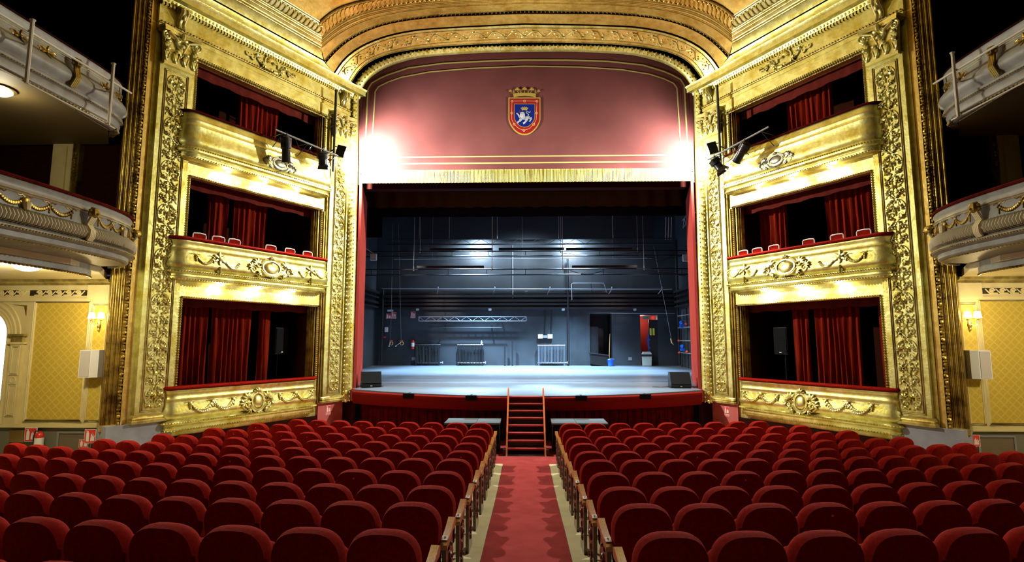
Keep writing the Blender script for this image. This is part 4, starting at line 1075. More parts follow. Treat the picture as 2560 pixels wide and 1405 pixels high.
for c in ck:
    p = PX0(*c); m.tube([(p[0]+.034*math.cos(a), 16.0, p[2]+.034*math.sin(a)) for a in [2*PI*k/12 for k in range(12)]], .0065, 6, True)
t.part('chain', m, sh_line)
def crown(cx_, top_, bot_, hw, small=False):
    m = M(); hb = (bot_-top_)
    band = [(cx_-hw*.68, bot_), (cx_-hw*.73, bot_-hb*.33), (cx_-hw*.4, bot_-hb*.41), (cx_, bot_-hb*.43), (cx_+hw*.4, bot_-hb*.41), (cx_+hw*.73, bot_-hb*.33), (cx_+hw*.70, bot_), (cx_+hw*.35, bot_-hb*.12), (cx_, bot_-hb*.16), (cx_-hw*.35, bot_-hb*.12)]
    m2 = sh(band, 15.995, 16.02); m.add(m2.v, m2.f)
    for (dx, dz, s_, lean_) in ((-.9, .60, .7, .7), (-.46, .76, 1, 0), (0, .80, 1, 0), (.46, .76, 1, 0), (.9, .60, .7, -.7)):
        for (ax, az, r_) in ((0, .04, .075), (-.085, -.05, .07), (.085, -.05, .07), (0, -.06, .07)):
            p = PX0(cx_+(dx+ax*s_)*hw, bot_-(dz+az*s_)*hb); rr = r_*hw*s_/8.264/1352*16.2
            m.blob((p[0], 16.005, p[2]), (rr, .01, rr), None, 0, 8, 4)
        a = PX0(cx_+dx*hw*.78, bot_-hb*.40); b = PX0(cx_+dx*hw, bot_-(dz-.2)*hb); m.tube([(a[0], 16.005, a[2]), (b[0], 16.005, b[2])], .008, 5)
    for dx in (-.68, -.23, .23, .68):
        p = PX0(cx_+dx*hw, bot_-hb*.72); q = PX0(cx_+dx*hw, bot_-hb*.42); m.tube([(p[0], 16.005, p[2]), (q[0], 16.005, q[2])], [.006, .018], 5)
    return m
t.part('crown', crown(590, 205, 438, 325), sh_gold, label='gold crown above the shield')
t.part('small_crown', crown(588, 618, 712, 78), sh_gold, inn_)
m = M()
def lt(pts, r_):
    P = [PX0(*p) for p in pts]; rr = [x/8.264/1352*16.2 for x in r_]; m.tube([(p[0], 16.0, p[2]) for p in P], rr, 7)
lt([(530, 745), (545, 800), (560, 860), (600, 870), (650, 850), (700, 855)], [32, 58, 55, 32, 38, 30])   # head to hind
lt([(500, 760), (560, 765), (590, 775)], [18, 30, 12]); lt([(500, 850), (465, 800), (435, 770), (425, 765)], [26, 16, 12, 16])   # raised paw
lt([(520, 880), (490, 925), (455, 945), (452, 970)], [34, 22, 15, 17]); lt([(640, 860), (625, 920), (590, 960), (560, 975)], [36, 24, 17, 24])
lt([(710, 855), (725, 880), (705, 915), (690, 938)], [28, 20, 14, 18]); lt([(660, 830), (672, 790), (640, 765), (622, 745), (640, 728), (670, 742), (700, 748), (712, 722)], [9, 8, 8, 8, 8, 8, 9, 4])
t.o.scale.y = .15; t.o.location.y = 16.046
t.part('lion', m, sh_white, inn_, label='white lion')
m = M(); lt([(498, 712), (478, 728), (484, 750), (500, 755)], [5, 6, 6, 5]); t.part('tongue', m, sh_red, inn_)

# ================================================================== stage interior
m = M(); m.box(-7.2, 7.2, 24.0, 24.3, 1.0, 9.6); m.box(-7.0, -6.72, 18.2, 24.0, .9, 13); m.box(6.72, 7.0, 18.2, 24, .9, 13); m.box(-7.2, 7.2, 24.0, 24.3, 9.6, 13)
# openings of the rear wall are real recesses: rebuild rear wall in pieces
m = M()
d1 = (2.83, 3.80, 3.86); d2 = (5.04, 5.62, 3.80)
m.box(-7.2, d1[0], 24.0, 24.3, 1.0, 13); m.box(d1[1], d2[0], 24.0, 24.3, 1.0, 13); m.box(d2[1]+.18, 7.2, 24.0, 24.3, 1.0, 13)
m.box(d1[0], d1[1], 24.0, 24.3, d1[2], 13); m.box(d2[0], d2[1]+.18, 24.0, 24.3, d2[2], 13)
struct('wall_stage_rear', m, stagewall)
m = M(); m.box(-7.0, -6.70, 18.2, 24.0, .9, 13); struct('wall_stage_left', m, stagewall)
m = M(); m.box(6.70, 7.0, 18.2, 24, .9, 13); struct('wall_stage_right', m, stagewall)
m = M(); m.box(-9.5, 9.5, 16.0, 24.4, 13, 13.2); struct('ceiling_stage', m, black)
m = M(); m.box(-9.6, -7.0, 18.0, 18.2, 0, 13); m.box(7.0, 9.6, 18, 18.2, 0, 13); m.box(-9.6, -9.4, 16.3, 18.2, 0, 13); m.box(9.4, 9.6, 16.3, 18.2, 0, 13); struct('wall_stage_wings', m, black)
m = M(); m.box(d1[0]-.1, d1[1]+.1, 25.3, 25.4, 1.5, 4); m.box(d1[0]-.1, d1[0], 24.3, 25.3, 1.5, 4); m.box(d1[1], d1[1]+.1, 24.3, 25.3, 1.5, 4); m.box(d1[0], d1[1], 24.3, 25.3, 3.86, 4); m.box(d1[0], d1[1], 24.0, 25.3, 1.5, szz(24)); struct('door_1_recess', m, black)
m = M(); m.box(5.0, 5.9, 25.5, 25.6, 1.5, 4); m.box(4.95, 5.04, 24.3, 25.5, 1.5, 4); m.box(5.8, 5.9, 24.3, 25.5, 1.5, 4); m.box(5.0, 5.9, 24.3, 25.5, 3.8, 3.9); m.box(5.0, 5.9, 24.0, 25.5, 1.4, szz(24)); struct('door_2_passage', m, redpaint)
t = T('stage_door', 'black door leaf with two yellow notices, standing open in the lit doorway', 'door', (5.55, 24.1, 1.6))
m = M(); m.box(5.42, 5.80, 24.02, 24.08, 1.61, 3.60); t.part('leaf', m, black, sm=False)
for k in (0, 1): m = M(); m.box(5.45+.13*k, 5.53+.13*k, 24.005, 24.02, 2.92, 3.22); t.part('notice', m, yellow, sm=False)
m = M()
for z in (2.0, 2.35, 2.7): m.box(5.425, 5.455, 23.98, 24.03, z, z+.06)
t.part('latch', m, blue, sm=False)
s_ = lambda nm, lb, cat, ms, mt, **k: solo(nm, ms, mt, lb, cat, **k)
m = M(); m.box(5.15, 5.45, 23.98, 24.0, 3.62, 3.76); s_('exit_sign', 'unlit green sign over the lit stage doorway', 'sign', m, greensign, sm=False)
m = M(); m.box(5.12, 5.30, 25.46, 25.49, 2.5, 3.0); s_('paper_notice', 'white paper notice on the red wall inside the lit doorway', 'notice', m, signwhite, sm=False)
m = M(); m.box(5.05, 5.25, 25.46, 25.49, 3.4, 3.65); s_('green_notice', 'pale green notice high on the red wall inside the doorway', 'notice', m, greensign, sm=False)
m = M(); m.lathe([(.16, 1.6), (.19, 2.1), (.19, 2.16)], (5.28, 24.15, 0), 4); 
t = T('waste_bin', 'pale bin with a black liner and lid at the foot of the lit doorway', 'bin', (5.25, 24.0, 1.6))
m = M(); m.prism([(5.09, 1.605), (5.43, 1.605), (5.45, 2.05), (5.07, 2.05)], 23.75, 24.05); t.part('body', m, paleplastic, sm=False)
m = M(); m.box(5.055, 5.465, 23.735, 24.065, 2.0, 2.09); t.part('liner', m, black, sm=False)
m = M(); m.prism([(5.06, 2.09), (5.46, 2.09), (5.40, 2.2), (5.12, 2.2)], 23.74, 24.06); t.part('lid', m, paleplastic, sm=False)
m = M(); m.tube([(5.48, 24.3, 1.62), (5.50, 24.3, 2.2), (5.47, 24.32, 2.7), (5.52, 24.32, 3.2)], [.05, .06, .09, .05], 8); s_('blue_coat', 'blue plastic bags hanging by the open stage door', 'bags', m, blue)
# things in the dark recess
t = T('black_crate', 'black plastic crate leaning in the dark recess of the rear wall', 'crate', (3.2, 23.9, 1.6))
m = M(); m.rbox((3.18, 23.85, 1.86), (.72, .4, .46), 0, 0); m.v = [(x, y, z+(x-3.18)*-.12) for x, y, z in m.v]; t.part('body', m, blk_gloss, sm=False)
m = M(); m.rbox((3.18, 23.85, 2.10), (.78, .46, .04), 0, 0); m.v = [(x, y, z+(x-3.18)*-.12) for x, y, z in m.v]; t.part('rim', m, black, sm=False)
m = M(); m.box(2.86, 3.2, 24.1, 24.2, 1.6, 3.3); m.box(2.92, 3.14, 24.08, 24.1, 2.1, 3.2); s_('cupboard_panel', 'dark panel standing inside the black recess', 'panel', m, stagemetal, sm=False)
t = T('blue_bucket', 'blue mop bucket on the stage floor by the recess', 'bucket', (3.66, 23.7, 1.59))
m = M(); m.lathe([(.12, 1.60), (.155, 1.85), (.165, 1.86), (.165, 1.875), (.15, 1.875), (.115, 1.62)], (3.66, 23.7, 0), 16); t.part('body', m, blue)
m = M(); m.tube([(3.66+.16*math.cos(a), 23.68, 1.87+.05*math.sin(a)) for a in [PI*i/10 for i in range(11)]], .006, 6); t.part('handle', m, grey)
m = M(); m.cyl((3.60, 23.72, 1.75), (3.70, 23.97, 2.98), .013, 8); t = T('mop', 'wooden mop handle standing in the blue bucket', 'mop', (3.6, 23.7, 1.75)); t.part('handle', m, straw)
m = M(); m.blob((3.60, 23.70, 1.84), (.10, .09, .06)); t.part('head', m, grey)
# radiators
def radiator(x0, x1, z0, z1, label, mt):
    n = int((x1-x0)/.063); t = T('radiator', label, 'radiator', ((x0+x1)/2, 23.9, z0), group='column radiators on the stage rear wall')
    for i in range(n):
        x = x0+(x1-x0)*(i+.5)/n; m = M()
        for y in (23.80, 23.88): m.tube([(x, y, z0+.12), (x, y, z1-.03)], .019, 6)
        m.tube([(x, 23.78, z1-.02), (x, 23.90, z1-.02)], .026, 6); m.tube([(x, 23.78, z0+.13), (x, 23.90, z0+.13)], .026, 6); t.part('column_section', m, mt)
    m = M(); m.tube([(x0, 23.82, z1), (x1, 23.82, z1)], .016, 6); m.tube([(x0, 23.84, z0+.12), (x1, 23.84, z0+.12)], .02, 6); t.part('header', m, lightsteel)
    for x in (x0+.05, x1-.05):
        m = M(); m.box(x-.02, x+.02, 23.79, 23.9, z0, z0+.12); t.part('foot', m, mt, sm=False)
    m = M(); m.cyl((x1, 23.84, z0+.13), (x1+.1, 23.84, z0+.13), .02, 8); m.cyl((x1+.1, 23.84, z0+.08), (x1+.1, 23.84, z0+.19), .022, 8); t.part('valve', m, lightsteel)
zf = szz(23.9)
radiator(-4.84, -3.74, zf, 2.50, 'black column radiator under the long truss, beside the red fire extinguisher', stagemetal)
radiator(-3.00, -1.86, zf, 2.50, 'black column radiator with a small bottle on top', stagemetal)
radiator(.52, 1.72, zf, 2.48, 'grey column radiator between the electrical box and the vertical pipe', mat('radiator_grey', (.12, .14, .17), .4, .3))
t = T('bottle', 'small clear plastic bottle standing on the middle radiator', 'bottle', (-1.93, 23.82, 2.52))
m = M(); m.lathe([(.03, 2.52), (.035, 2.53), (.035, 2.62), (.015, 2.66), (.014, 2.69)], (-1.93, 23.82, 0), 10); t.part('body', m, offwhite)
m = M(); m.lathe([(.017, 2.69), (.017, 2.705)], (-1.93, 23.82, 0), 8); t.part('cap', m, blue)
# wall mounted things at survey points on the rear wall
def W(px, py, y=23.98): return at(px, py, y)
def wbox(m, px0, py0, px1, py1, y0, y1):
    a = W(px0, py0); b = W(px1, py1); m.box(a[0], b[0], y0, y1, b[2], a[2]); return m
def text(parent, s, size, loc, mt, name='lettering', rot=(PI/2, 0, 0)):
    return text_mesh(s, size, mt, name, parent, loc, rot)
def ext_sign(label, x0, x1, y, z0, z1, frame='W', flip=False, word=True):
    """red sign: white border, extinguisher figure, flames, EXTINTOR line"""
    t = T('fire_sign', label, 'sign', ((x0+x1)/2, y, z0), frame); w = x1-x0; h = z1-z0; cx = (x0+x1)/2
    m = M(); m.box(x0, x1, y-.004, y+.01, z0, z1); t.part('plate', m, signwhite, sm=False)
    m = M(); zs = z0+h*.26 if word else z0+h*.03
    m.box(x0+w*.04, x1-w*.04, y-.007, y-.004, zs, z1-h*.03)
    if word: m.box(x0+w*.04, x1-w*.04, y-.007, y-.004, z0+h*.03, z0+h*.22)
    t.part('red_field', m, signred, sm=False)
    m = M(); xe = x0+w*.30; zb = zs+(z1-zs)*.10; zt = zs+(z1-zs)*.85
    m.prism([(xe-w*.12, zb), (xe+w*.12, zb), (xe+w*.12, zt-.2*(zt-zb)), (xe+w*.05, zt-.08*(zt-zb)), (xe+w*.05, zt), (xe-w*.05, zt), (xe-w*.05, zt-.08*(zt-zb)), (xe-w*.12, zt-.2*(zt-zb))], y-.010, y-.007)
    m.box(xe-w*.16, xe+w*.04, y-.010, y-.007, zt, zt+.04*(zt-zb)+.002)
    for k in range(3):
        xx = x0+w*(.60+.11*k); hh = (zt-zb)*(.9-.12*k)
        m.prism([(xx-w*.05, zb), (xx+w*.07, zb+hh*.15), (xx+w*.05, zb+hh*.5), (xx+w*.10, zb+hh*.95), (xx-w*.02, zb+hh*.7), (xx-w*.04, zb+hh*.35)], y-.010, y-.007)
    t.part('pictogram', m, signwhite, sm=False)
    if word: text(t.o, 'EXTINTOR', h*.16, (0, -.0085, h*.125), signwhite)
    return t
a, b = W(968, 784), W(978, 797)
t = ext_sign('small red and white fire sign, left one of two overlapping signs in the stage corner', a[0]-.05, b[0], 23.985, b[2], a[2], word=False)
a, b = W(979, 780), W(990, 797); ext_sign('red extinguisher sign, right one of two overlapping signs in the stage corner', a[0], b[0], 23.97, b[2], a[2])
a, b = W(1027, 779), W(1038, 795); ext_sign('red extinguisher sign on the black rear wall above the fire extinguisher', a[0], b[0], 23.98, b[2], a[2])
m = M(); wbox(m, 970, 768, 983, 779, 23.9, 23.99); s_('emergency_light_box', 'white emergency light box in the stage corner above the fire signs', 'light box', m, offwhite, sm=False)
def extinguisher(x, y, z, h, label, s=1):
    t = T('fire_extinguisher', label, 'fire extinguisher', (x, y, z)); r_ = h*.16
    m = M(); m.lathe([(r_*.9, z), (r_, z+h*.03), (r_, z+h*.68), (r_*.75, z+h*.78), (r_*.3, z+h*.82), (r_*.3, z+h*.86)], (x, y, 0), 18); c = t.part('cylinder', m, redgloss)
    m = M(); m.lathe([(r_*1.01, z+h*.25), (r_*1.01, z+h*.6)], (x, y, 0), 18); t.part('label_band', m, signwhite, c)
    m = M(); m.tube([(x-r_*.2, y, z+h*.86), (x+r_*.2, y, z+h*.9), (x+r_*1.2, y-.01, z+h*.98)], h*.02, 6); m.tube([(x, y, z+h*.9), (x+r_*1.1, y-.01, z+h*.88)], h*.018, 6); t.part('valve', m, black)
    m = M(); m.tube([(x-r_*.2, y, z+h*.88), (x-r_*1.2, y, z+h*.85), (x-r_*1.6, y, z+h*.6), (x-r_*1.3, y, z+h*.25)], h*.025, 6); t.part('hose', m, black)
    return t
p = W(1031.5, 873, 23.85); extinguisher(p[0], 23.86, p[2], .47, 'red fire extinguisher hanging on the black rear wall beside the first radiator')
for k, (px, py) in enumerate(((977, 857), (1003, 857))):
    p = W(px, py, 23.9); t = T('hand_winch', f"hand winch with crank on the rear wall, {('nearer the corner', 'nearer the extinguisher')[k]}", 'winch', (p[0], 23.9, p[2]), group='hand winches in the stage corner')
    m = M(); m.box(p[0]-.06, p[0]+.05, 23.88, 23.99, p[2]-.02, p[2]+.12); t.part('bracket', m, redbase, sm=False)
    m = M(); m.tube([(p[0]+.03+.07*math.cos(a), 23.87, p[2]-.02+.08*math.sin(a)) for a in [2*PI*i/14 for i in range(14)]], .016, 6, True); t.part('drum', m, brass)
    m = M(); dx = -.06 if k == 0 else -.22; m.tube([(p[0], 23.86, p[2]+.02), (p[0]+dx, 23.82, p[2]-.14)], .009, 6); m.blob((p[0]+dx, 23.82, p[2]-.15), (.035, .025, .025)); t.part('crank', m, offwhite)
    m = M(); tp = W(px+(18 if k == 0 else 5), 615, 23.9); m.tube([(p[0], 23.88, p[2]+.1), (tp[0], 22.9, tp[2]+.8)], .006, 5); t.part('rope', m, grey)
# electrical box group, labels
t = T('electrical_box', 'pair of pale electrical boxes with conduit above the grey radiator', 'electrical box', W(1364, 850)); t.base = t.o.location[:]
for (x0, y0, x1, y1, mt, nm) in ((1345, 836, 1357, 846, offwhite, 'box'), (1369, 836, 1381, 846, offwhite, 'box'), (1358, 838, 1368, 845, grey, 'switch')):
    m = M(); wbox(m, x0, y0, x1, y1, 23.88, 24); t.part(nm, m, mt, sm=False)
m = M()
for px in (1362, 1378): a, b = W(px, 836, 23.95), W(px, 770, 23.95); m.cyl(a, b, .02, 6)
t.part('conduit', m, stagemetal)
for (q, lb) in (((1029, 893, 1038, 901), 'small pale label low on the rear wall beside the first radiator'), ((1571, 893, 1580, 901), 'small pale label low on the pier beside the lit doorway'), ((1312, 728, 1319, 735), 'small white square plate on the upper rear wall')):
    m = M(); wbox(m, *q, 23.98, 24.0); s_('wall_plate', lb, 'plate', m, grey if q[1] > 800 else signwhite, sm=False)
t = T('intercom', 'small white intercom with a red button under the corner signs', 'intercom', W(966, 830)); t.base = t.o.location[:]
m = M(); wbox(m, 963, 818, 970, 830, 23.9, 24); t.part('box', m, offwhite, sm=False); m = M(); wbox(m, 959, 841, 964, 845, 23.93, 24); t.part('button', m, signred, sm=False)
for k, px in enumerate((1044, 1225, 1408, 1587)):
    p = W(px, 773, 23.8); t = T('wall_lamp', f"small adjustable work lamp high on the rear wall, {('above the extinguisher sign', 'above the truss', 'beside the vertical pipe', 'above the lit doorway')[k]}", 'lamp', p, group='small lamps on the rear wall')
    m = M(); m.rbox((p[0], 23.82, p[2]), (.13, .09, .09), 0, .5); t.part('head', m, grey, sm=False); m = M(); m.cyl((p[0], 23.84, p[2]), (p[0], 23.99, p[2]+.05), .012, 6); t.part('arm', m, stagemetal)
for k, (q) in enumerate(((1050, 1100), (1164, 1218), (1422, 1475), (1533, 1588))):
    a, b = W(q[0], 769, 23.85), W(q[1], 770, 23.85); m = M(); m.box(a[0], b[0], 23.83, 23.87, a[2]-.025, a[2]+.02)
    s_('tube_lamp', f"thin unlit tube lamp on the rear wall, {ORD[k]} from the fire sign corner", 'lamp', m, lightsteel, group='tube lamps on the rear wall', sm=False)
a, b = W(1526, 783, 23.9), W(1688, 784, 23.9); m = M(); m.cyl(a, b, .014, 6); s_('thin_rail', 'thin steel rail across the top of both stage doorways', 'rail', m, lightsteel)
# trusses and bars on the rear wall
a, b = W(1047, 792, 23.6), W(1316, 792, 23.6); z1 = a[2]; z0 = W(1047, 802.5, 23.6)[2]
t = T('wall_truss', 'long flat lattice truss stored horizontally on the rear wall', 'truss', (a[0], 23.6, z0))
m = M()
for z in (z0, z1): m.box(a[0], b[0], 23.55, 23.61, z-.022, z+.022)
m.box(a[0]-.01, a[0]+.03, 23.55, 23.61, z0, z1); m.box(b[0]-.03, b[0]+.01, 23.55, 23.61, z0, z1); t.part('chords', m, lightsteel, sm=False)
m = M(); n = 18
P = [(a[0]+(b[0]-a[0])*i/n, 23.58, z0 if i % 2 else z1) for i in range(n+1)]; m.tube(P, .011, 5); t.part('lattice', m, lightsteel)
m = M(); 
for k in (.2, .75): m.box(a[0]+(b[0]-a[0])*k, a[0]+(b[0]-a[0])*k+.05, 23.6, 24, z1-.02, z1+.05)
t.part('bracket', m, stagemetal, sm=False)
a, b = W(1085, 819, 23.6), W(1255, 819, 23.6); m = M(); m.cyl((a[0], 23.6, a[2]), (b[0], 23.6, a[2]), .022, 8); t = T('stored_bar', 'short steel bar stored under the truss on the rear wall', 'bar', (a[0], 23.6, a[2])); t.part('pipe', m, stagemetal)
m = M(); m.box(a[0]+.4, a[0]+.44, 23.6, 24, a[2]-.02, a[2]+.1); m.box(b[0]-.5, b[0]-.46, 23.6, 24, a[2]-.02, a[2]+.1); t.part('bracket', m, stagemetal, sm=False)
for (px, py, nm) in ((1262, 862, 'shorter'), (1281, 851, 'taller')):
    p = W(px, py, 23.7); m = M(); m.box(p[0]-.035, p[0]+.035, 23.66, 23.73, szz(23.7), p[2]); s_('steel_post', f'{nm} black steel post standing against the rear wall between radiators', 'post', m, stagemetal, sm=False)
# horizontal ledges and gallery rail on the rear wall
t = T('wall_rail', 'long steel handrail across the rear wall at gallery height', 'rail', (0, 23.6, 5))
a, b = W(955, 722, 23.6), W(1680, 723, 23.6); m = M(); m.cyl(a, b, .022, 8); t.part('pipe', m, lightsteel)
for px in (1095, 1237, 1375, 1530, 1655):
    p = W(px, 722, 23.6); m = M(); m.cyl(p, (p[0]-.12, 23.95, p[2]-.25), .016, 6); m.blob((p[0], 23.58, p[2]+.05), (.03, .03, .05)); t.part('bracket', m, lightsteel)
for k, (y0, y1, dep) in enumerate(((729, 733, .12), (737, 742, .25), (749, 754, .2), (758, 762, .2), (768, 773, .22))):
    a, b = W(955, y0, 24-dep), W(1688, y1, 24-dep); m = M(); m.box(a[0], b[0], 24-dep, 24, b[2], a[2])
    s_('wall_beam', f"{ORD[k]} dark horizontal beam below the handrail on the rear wall", 'beam', m, stagemetal, group='dark horizontal beams on the rear wall', sm=False)
for sx in (-1, 1):
    for k, (z, h) in enumerate(((4.85, .10), (4.62, .07), (4.40, .10), (4.18, .07))):
        m = M(); m.box(min(sx*6.70, sx*6.5), max(sx*6.7, sx*6.5), 18.3, 23.9, z-h, z)
        s_('wall_beam', f"{ORD[k]} dark beam from the top on the {'left' if sx < 0 else 'right'} side wall of the stage", 'beam', m, stagemetal, sm=False)
t = T('rail_loop', 'bent pipe guard rising above the rear wall handrail', 'guard rail', W(1430, 748, 23.5)); t.base = t.o.location[:]
m = M(); m.tube([W(1430, 750, 23.5), W(1429, 710, 23.5), W(1433, 708, 23.5), W(1509, 708, 23.5), W(1511, 712, 23.5), (W(1518, 735, 23.95))], .02, 8); t.part('pipe', m, lightsteel)
m = M(); m.tube([W(1477, 708, 23.5), W(1480, 733, 23.95)], .018, 6); t.part('strut', m, stagemetal)
for (px, y0, y1, mt, lb, r_) in ((1282, 612, 745, lightsteel, 'thin steel vertical pipe in the middle of the rear wall', .02), (1419, 645, 910, stagemetal, 'dark vertical pipe from floor to handrail beside the grey radiator', .045), (958, 722, 905, stagemetal, 'dark vertical pipe in the left corner of the rear wall', .05), (1689, 600, 910, stagemetal, 'dark vertical pipe in the right corner of the rear wall', .06), (1698, 560, 910, stagemetal, 'second dark vertical pipe in the right corner of the rear wall', .04)):
    a, b = W(px, y0, 23.8), W(px, y1, 23.8); m = M(); m.cyl((a[0], 23.8, a[2]), (a[0], 23.8, max(b[2], szz(23.8))), r_, 8); s_('vertical_pipe', lb, 'pipe', m, mt)
# flown bars: double pipes with unlit strip lights
def batten(Y, ya, yb, strips, label, wires):
    t = T('fly_bar', label, 'lighting bar', (0, Y, at(1313, ya, Y)[2]))
    xl, xr = -6.6, 6.6; za, zb_ = at(1313, ya, Y)[2], at(1313, yb, Y)[2]
    for z in (za, zb_): m = M(); m.cyl((xl, Y, z), (xr, Y, z), .026, 8); t.part('pipe', m, black)
    for i in range(9):
        x = xl+(xr-xl)*(i+.5)/9; m = M(); m.cyl((x, Y, za), (x, Y, zb_), .012, 6); t.part('spacer', m, black)
    for (x0, x1, y) in strips:
        a, b = at(x0, y, Y-.1), at(x1, y, Y-.1); m = M(); m.box(a[0], b[0], Y-.18, Y-.04, a[2]-.045, a[2]+.045); s = t.part('strip_light', m, black, sm=False, label='unlit black strip light')
    for px in wires:
        p = at(px, ya, Y); m = M(); m.cyl((p[0], Y, za-.04), (p[0], Y, 13.0), .010, 6); m.cyl((p[0], Y, za-.05), (p[0], Y, za+.12), .022, 6); t.part('suspension_wire', m, lightsteel)
    return t
t = batten(21.3, 628, 640, ((1075, 1232, 624), (1247, 1410, 623), (1415, 1580, 623)), 'upper double lighting bar hung across the stage with three strip lights', (1050, 1231, 1402, 1594))
m = M(); 
for (a, b, s) in ((1400, 1600, .1), (1580, 1730, .25), (1600, 1690, .35)):
    p, q = at(a, 632, 21.2), at(b, 630, 21.2); m.tube([(p[0]+(q[0]-p[0])*i/10, 21.2, p[2]-s*math.sin(PI*i/10)) for i in range(11)], .014, 5)
t.part('cable', m, black)
t = batten(20.3, 673, 687, ((1043, 1210, 668), (1430, 1592, 667)), 'lower double lighting bar hung across the stage with two strip lights', (1034, 1230, 1407, 1610))
m = M()
for (a, b, s) in ((1425, 1510, .15), (1620, 1700, .1), (1680, 1730, .2)):
    p, q = at(a, 676, 20.2), at(b, 674, 20.2); m.tube([(p[0]+(q[0]-p[0])*i/10, 20.2, p[2]-s*math.sin(PI*i/10)) for i in range(11)], .014, 5)
t.part('cable', m, black)
t = T('box_truss', 'black truss flown high across the rear of the stage', 'truss', (0, 22.6, 7.2))
a, b = at(968, 599, 22.6), at(1678, 597, 22.6); z1, z0 = a[2], at(968, 612, 22.6)[2]
m = M(); m.cyl((a[0], 22.6, z1), (b[0], 22.6, z1), .022, 8); m.cyl((a[0], 22.6, z0), (b[0], 22.6, z0), .03, 8); t.part('chords', m, stagemetal)
m = M(); n = 30; m.tube([(a[0]+(b[0]-a[0])*i/n, 22.6, z0 if i % 2 else z1) for i in range(n+1)], .010, 5); t.part('lattice', m, black)
for px in (1048, 1123, 1243, 1397, 1533):
    p = at(px, 600, 22.6); m = M(); m.cyl((p[0], 22.6, z1), (p[0], 22.6, 13.0), .012, 6); t.part('suspension_wire', m, lightsteel)
a, b = W(985, 648, 23.3), W(1630, 645, 23.3); m = M(); m.cyl((a[0], 23.3, a[2]), (b[0], 23.3, a[2]), .018, 8)
t = T('thin_fly_bar', 'thin pale steel bar hung close to the rear wall', 'bar', (0, 23.3, a[2])); t.part('pipe', m, lightsteel)
for k in (.15, .5, .85): x = a[0]+(b[0]-a[0])*k; m = M(); m.cyl((x, 23.3, a[2]), (x, 23.3, 13.0), .008, 6); t.part('suspension_wire', m, grey)
# side fittings: white flood boxes on brackets
for (px, py, sx, lb) in ((934, 643, -1, 'left'), (1715, 645, 1, 'right')):
    p = at(px, py, 21.0); t = T('side_flood', f'white square flood lamp on an arm, {lb} side wall of the stage', 'flood lamp', p)
    m = M(); m.rbox((p[0], 21, p[2]), (.24, .12, .26), 0, 0); t.part('head', m, offwhite, sm=False)
    m = M(); m.cyl((p[0], 21, p[2]+.14), (sx*6.7, 21, p[2]+.62), .02, 6); t.part('arm', m, offwhite)
# right wall control gear
t = T('colour_wash_rack', 'pipe rack with blue fittings and red couplings on the right stage wall', 'pipe rack', (6.5, 22.3, 1.6))
for y in (22.2, 23.1): m = M(); m.cyl((6.55, y, 1.58), (6.55, y, 4.0), .03, 8); t.part('upright', m, stagemetal)
for z in (3.72, 3.22, 2.68, 2.18):
    m = M(); m.cyl((6.5, 21.6, z), (6.5, 23.3, z), .022, 8); t.part('cross_pipe', m, lightsteel)
for (y, z) in ((22.5, 3.42), (22.5, 2.45)):
    m = M(); m.blob((6.42, y, z), (.10, .12, .09)); m.box(6.35, 6.5, y-.06, y+.06, z-.2, z-.08); t.part('blue_fitting', m, blue)
for (y, z) in ((22.0, 3.35), (22.0, 2.25), (23.1, 2.68), (23.1, 2.18)):
    m = M(); m.blob((6.46, y, z), (.07, .10, .05)); t.part('red_coupling', m, redgloss)
t = T('side_truss', 'short aluminium truss high on the right wall of the stage', 'truss', (6.4, 20, 8))
p = at(1690, 562, 21.5); m = M(); 
for dz in (0, .30): m.cyl((6.2, 19.0, p[2]+dz+.1), (6.35, 21.6, p[2]+dz-.1), .022, 8)
m.tube([(6.2+.15*i/10, 19+2.6*i/10, p[2]+.1-.2*i/10+(.30 if i % 2 else 0)) for i in range(11)], .012, 5); t.part('lattice', m, lightsteel)
for k, px in enumerate((1665, 1672, 1679)):
    a, b = at(px, 543, 22.8), at(px-2, 600, 22.8); m = M(); m.cyl(a, b, .016, 6); s_('hanging_rod', f"pale rod hanging high in the right stage corner, {ORD[k]} of three from the centre", 'rod', m, offwhite, group='pale rods in the right stage corner')
m = M(); a = at(1622, 525, 22.5); b = W(1681, 858, 23.7); m.tube([W(1634, 615, 23.0), W(1660, 750, 23.5), W(1678, 846, 23.7)], .007, 5)
t = T('hoist_rope', 'slack grey rope ending in a hook on the right of the rear wall', 'rope', b); t.base = b
t.part('rope', m, grey); m = M(); m.tube([W(1677, 846, 23.7), W(1679, 856, 23.7), W(1684, 862, 23.7)], [.03, .035, .012], 6); t.part('hook', m, brass)
# borders (soft goods above the stage), shade sheet before the rear wall
m = M(); rows = []
for (z, g) in ((9.2, .4), (8.2, .7), (7.33, 1)):
    rows.append([(-6.2+12.4*i/300, 18.5+g*.07*math.sin(i*.42+.8*math.sin(i*.07)), z+(.03*math.sin(i*.42) if z < 7.5 else 0)) for i in range(301)])
m.grid(rows); m.grid([[(p[0], p[1]+.015, p[2]) for p in r_] for r_ in rows])
solo('stage_border', m, mat('border_cloth', (.05, .024, .006), .85), 'pleated dark golden brown border curtain behind the valance', 'curtain', (0, 18.5, 7.3))
m = M(); m.box(-5.04, 5.04, 16.6, 16.9, 7.46, 7.75); s_('header_board', 'dark red header board just behind the gold fringe', 'board', m, deepred, sm=False)
zb_ = at(1313, 541, 20)[2]; m = M(); curtain(m, -6.66, 6.66, 20.0, zb_, 12.9, .03, .9, 5); solo('black_border', m, blackcloth, 'black border curtain hanging high above the stage', 'curtain', (0, 20, zb_))
zb_ = at(1313, 536, 18.6)[2]
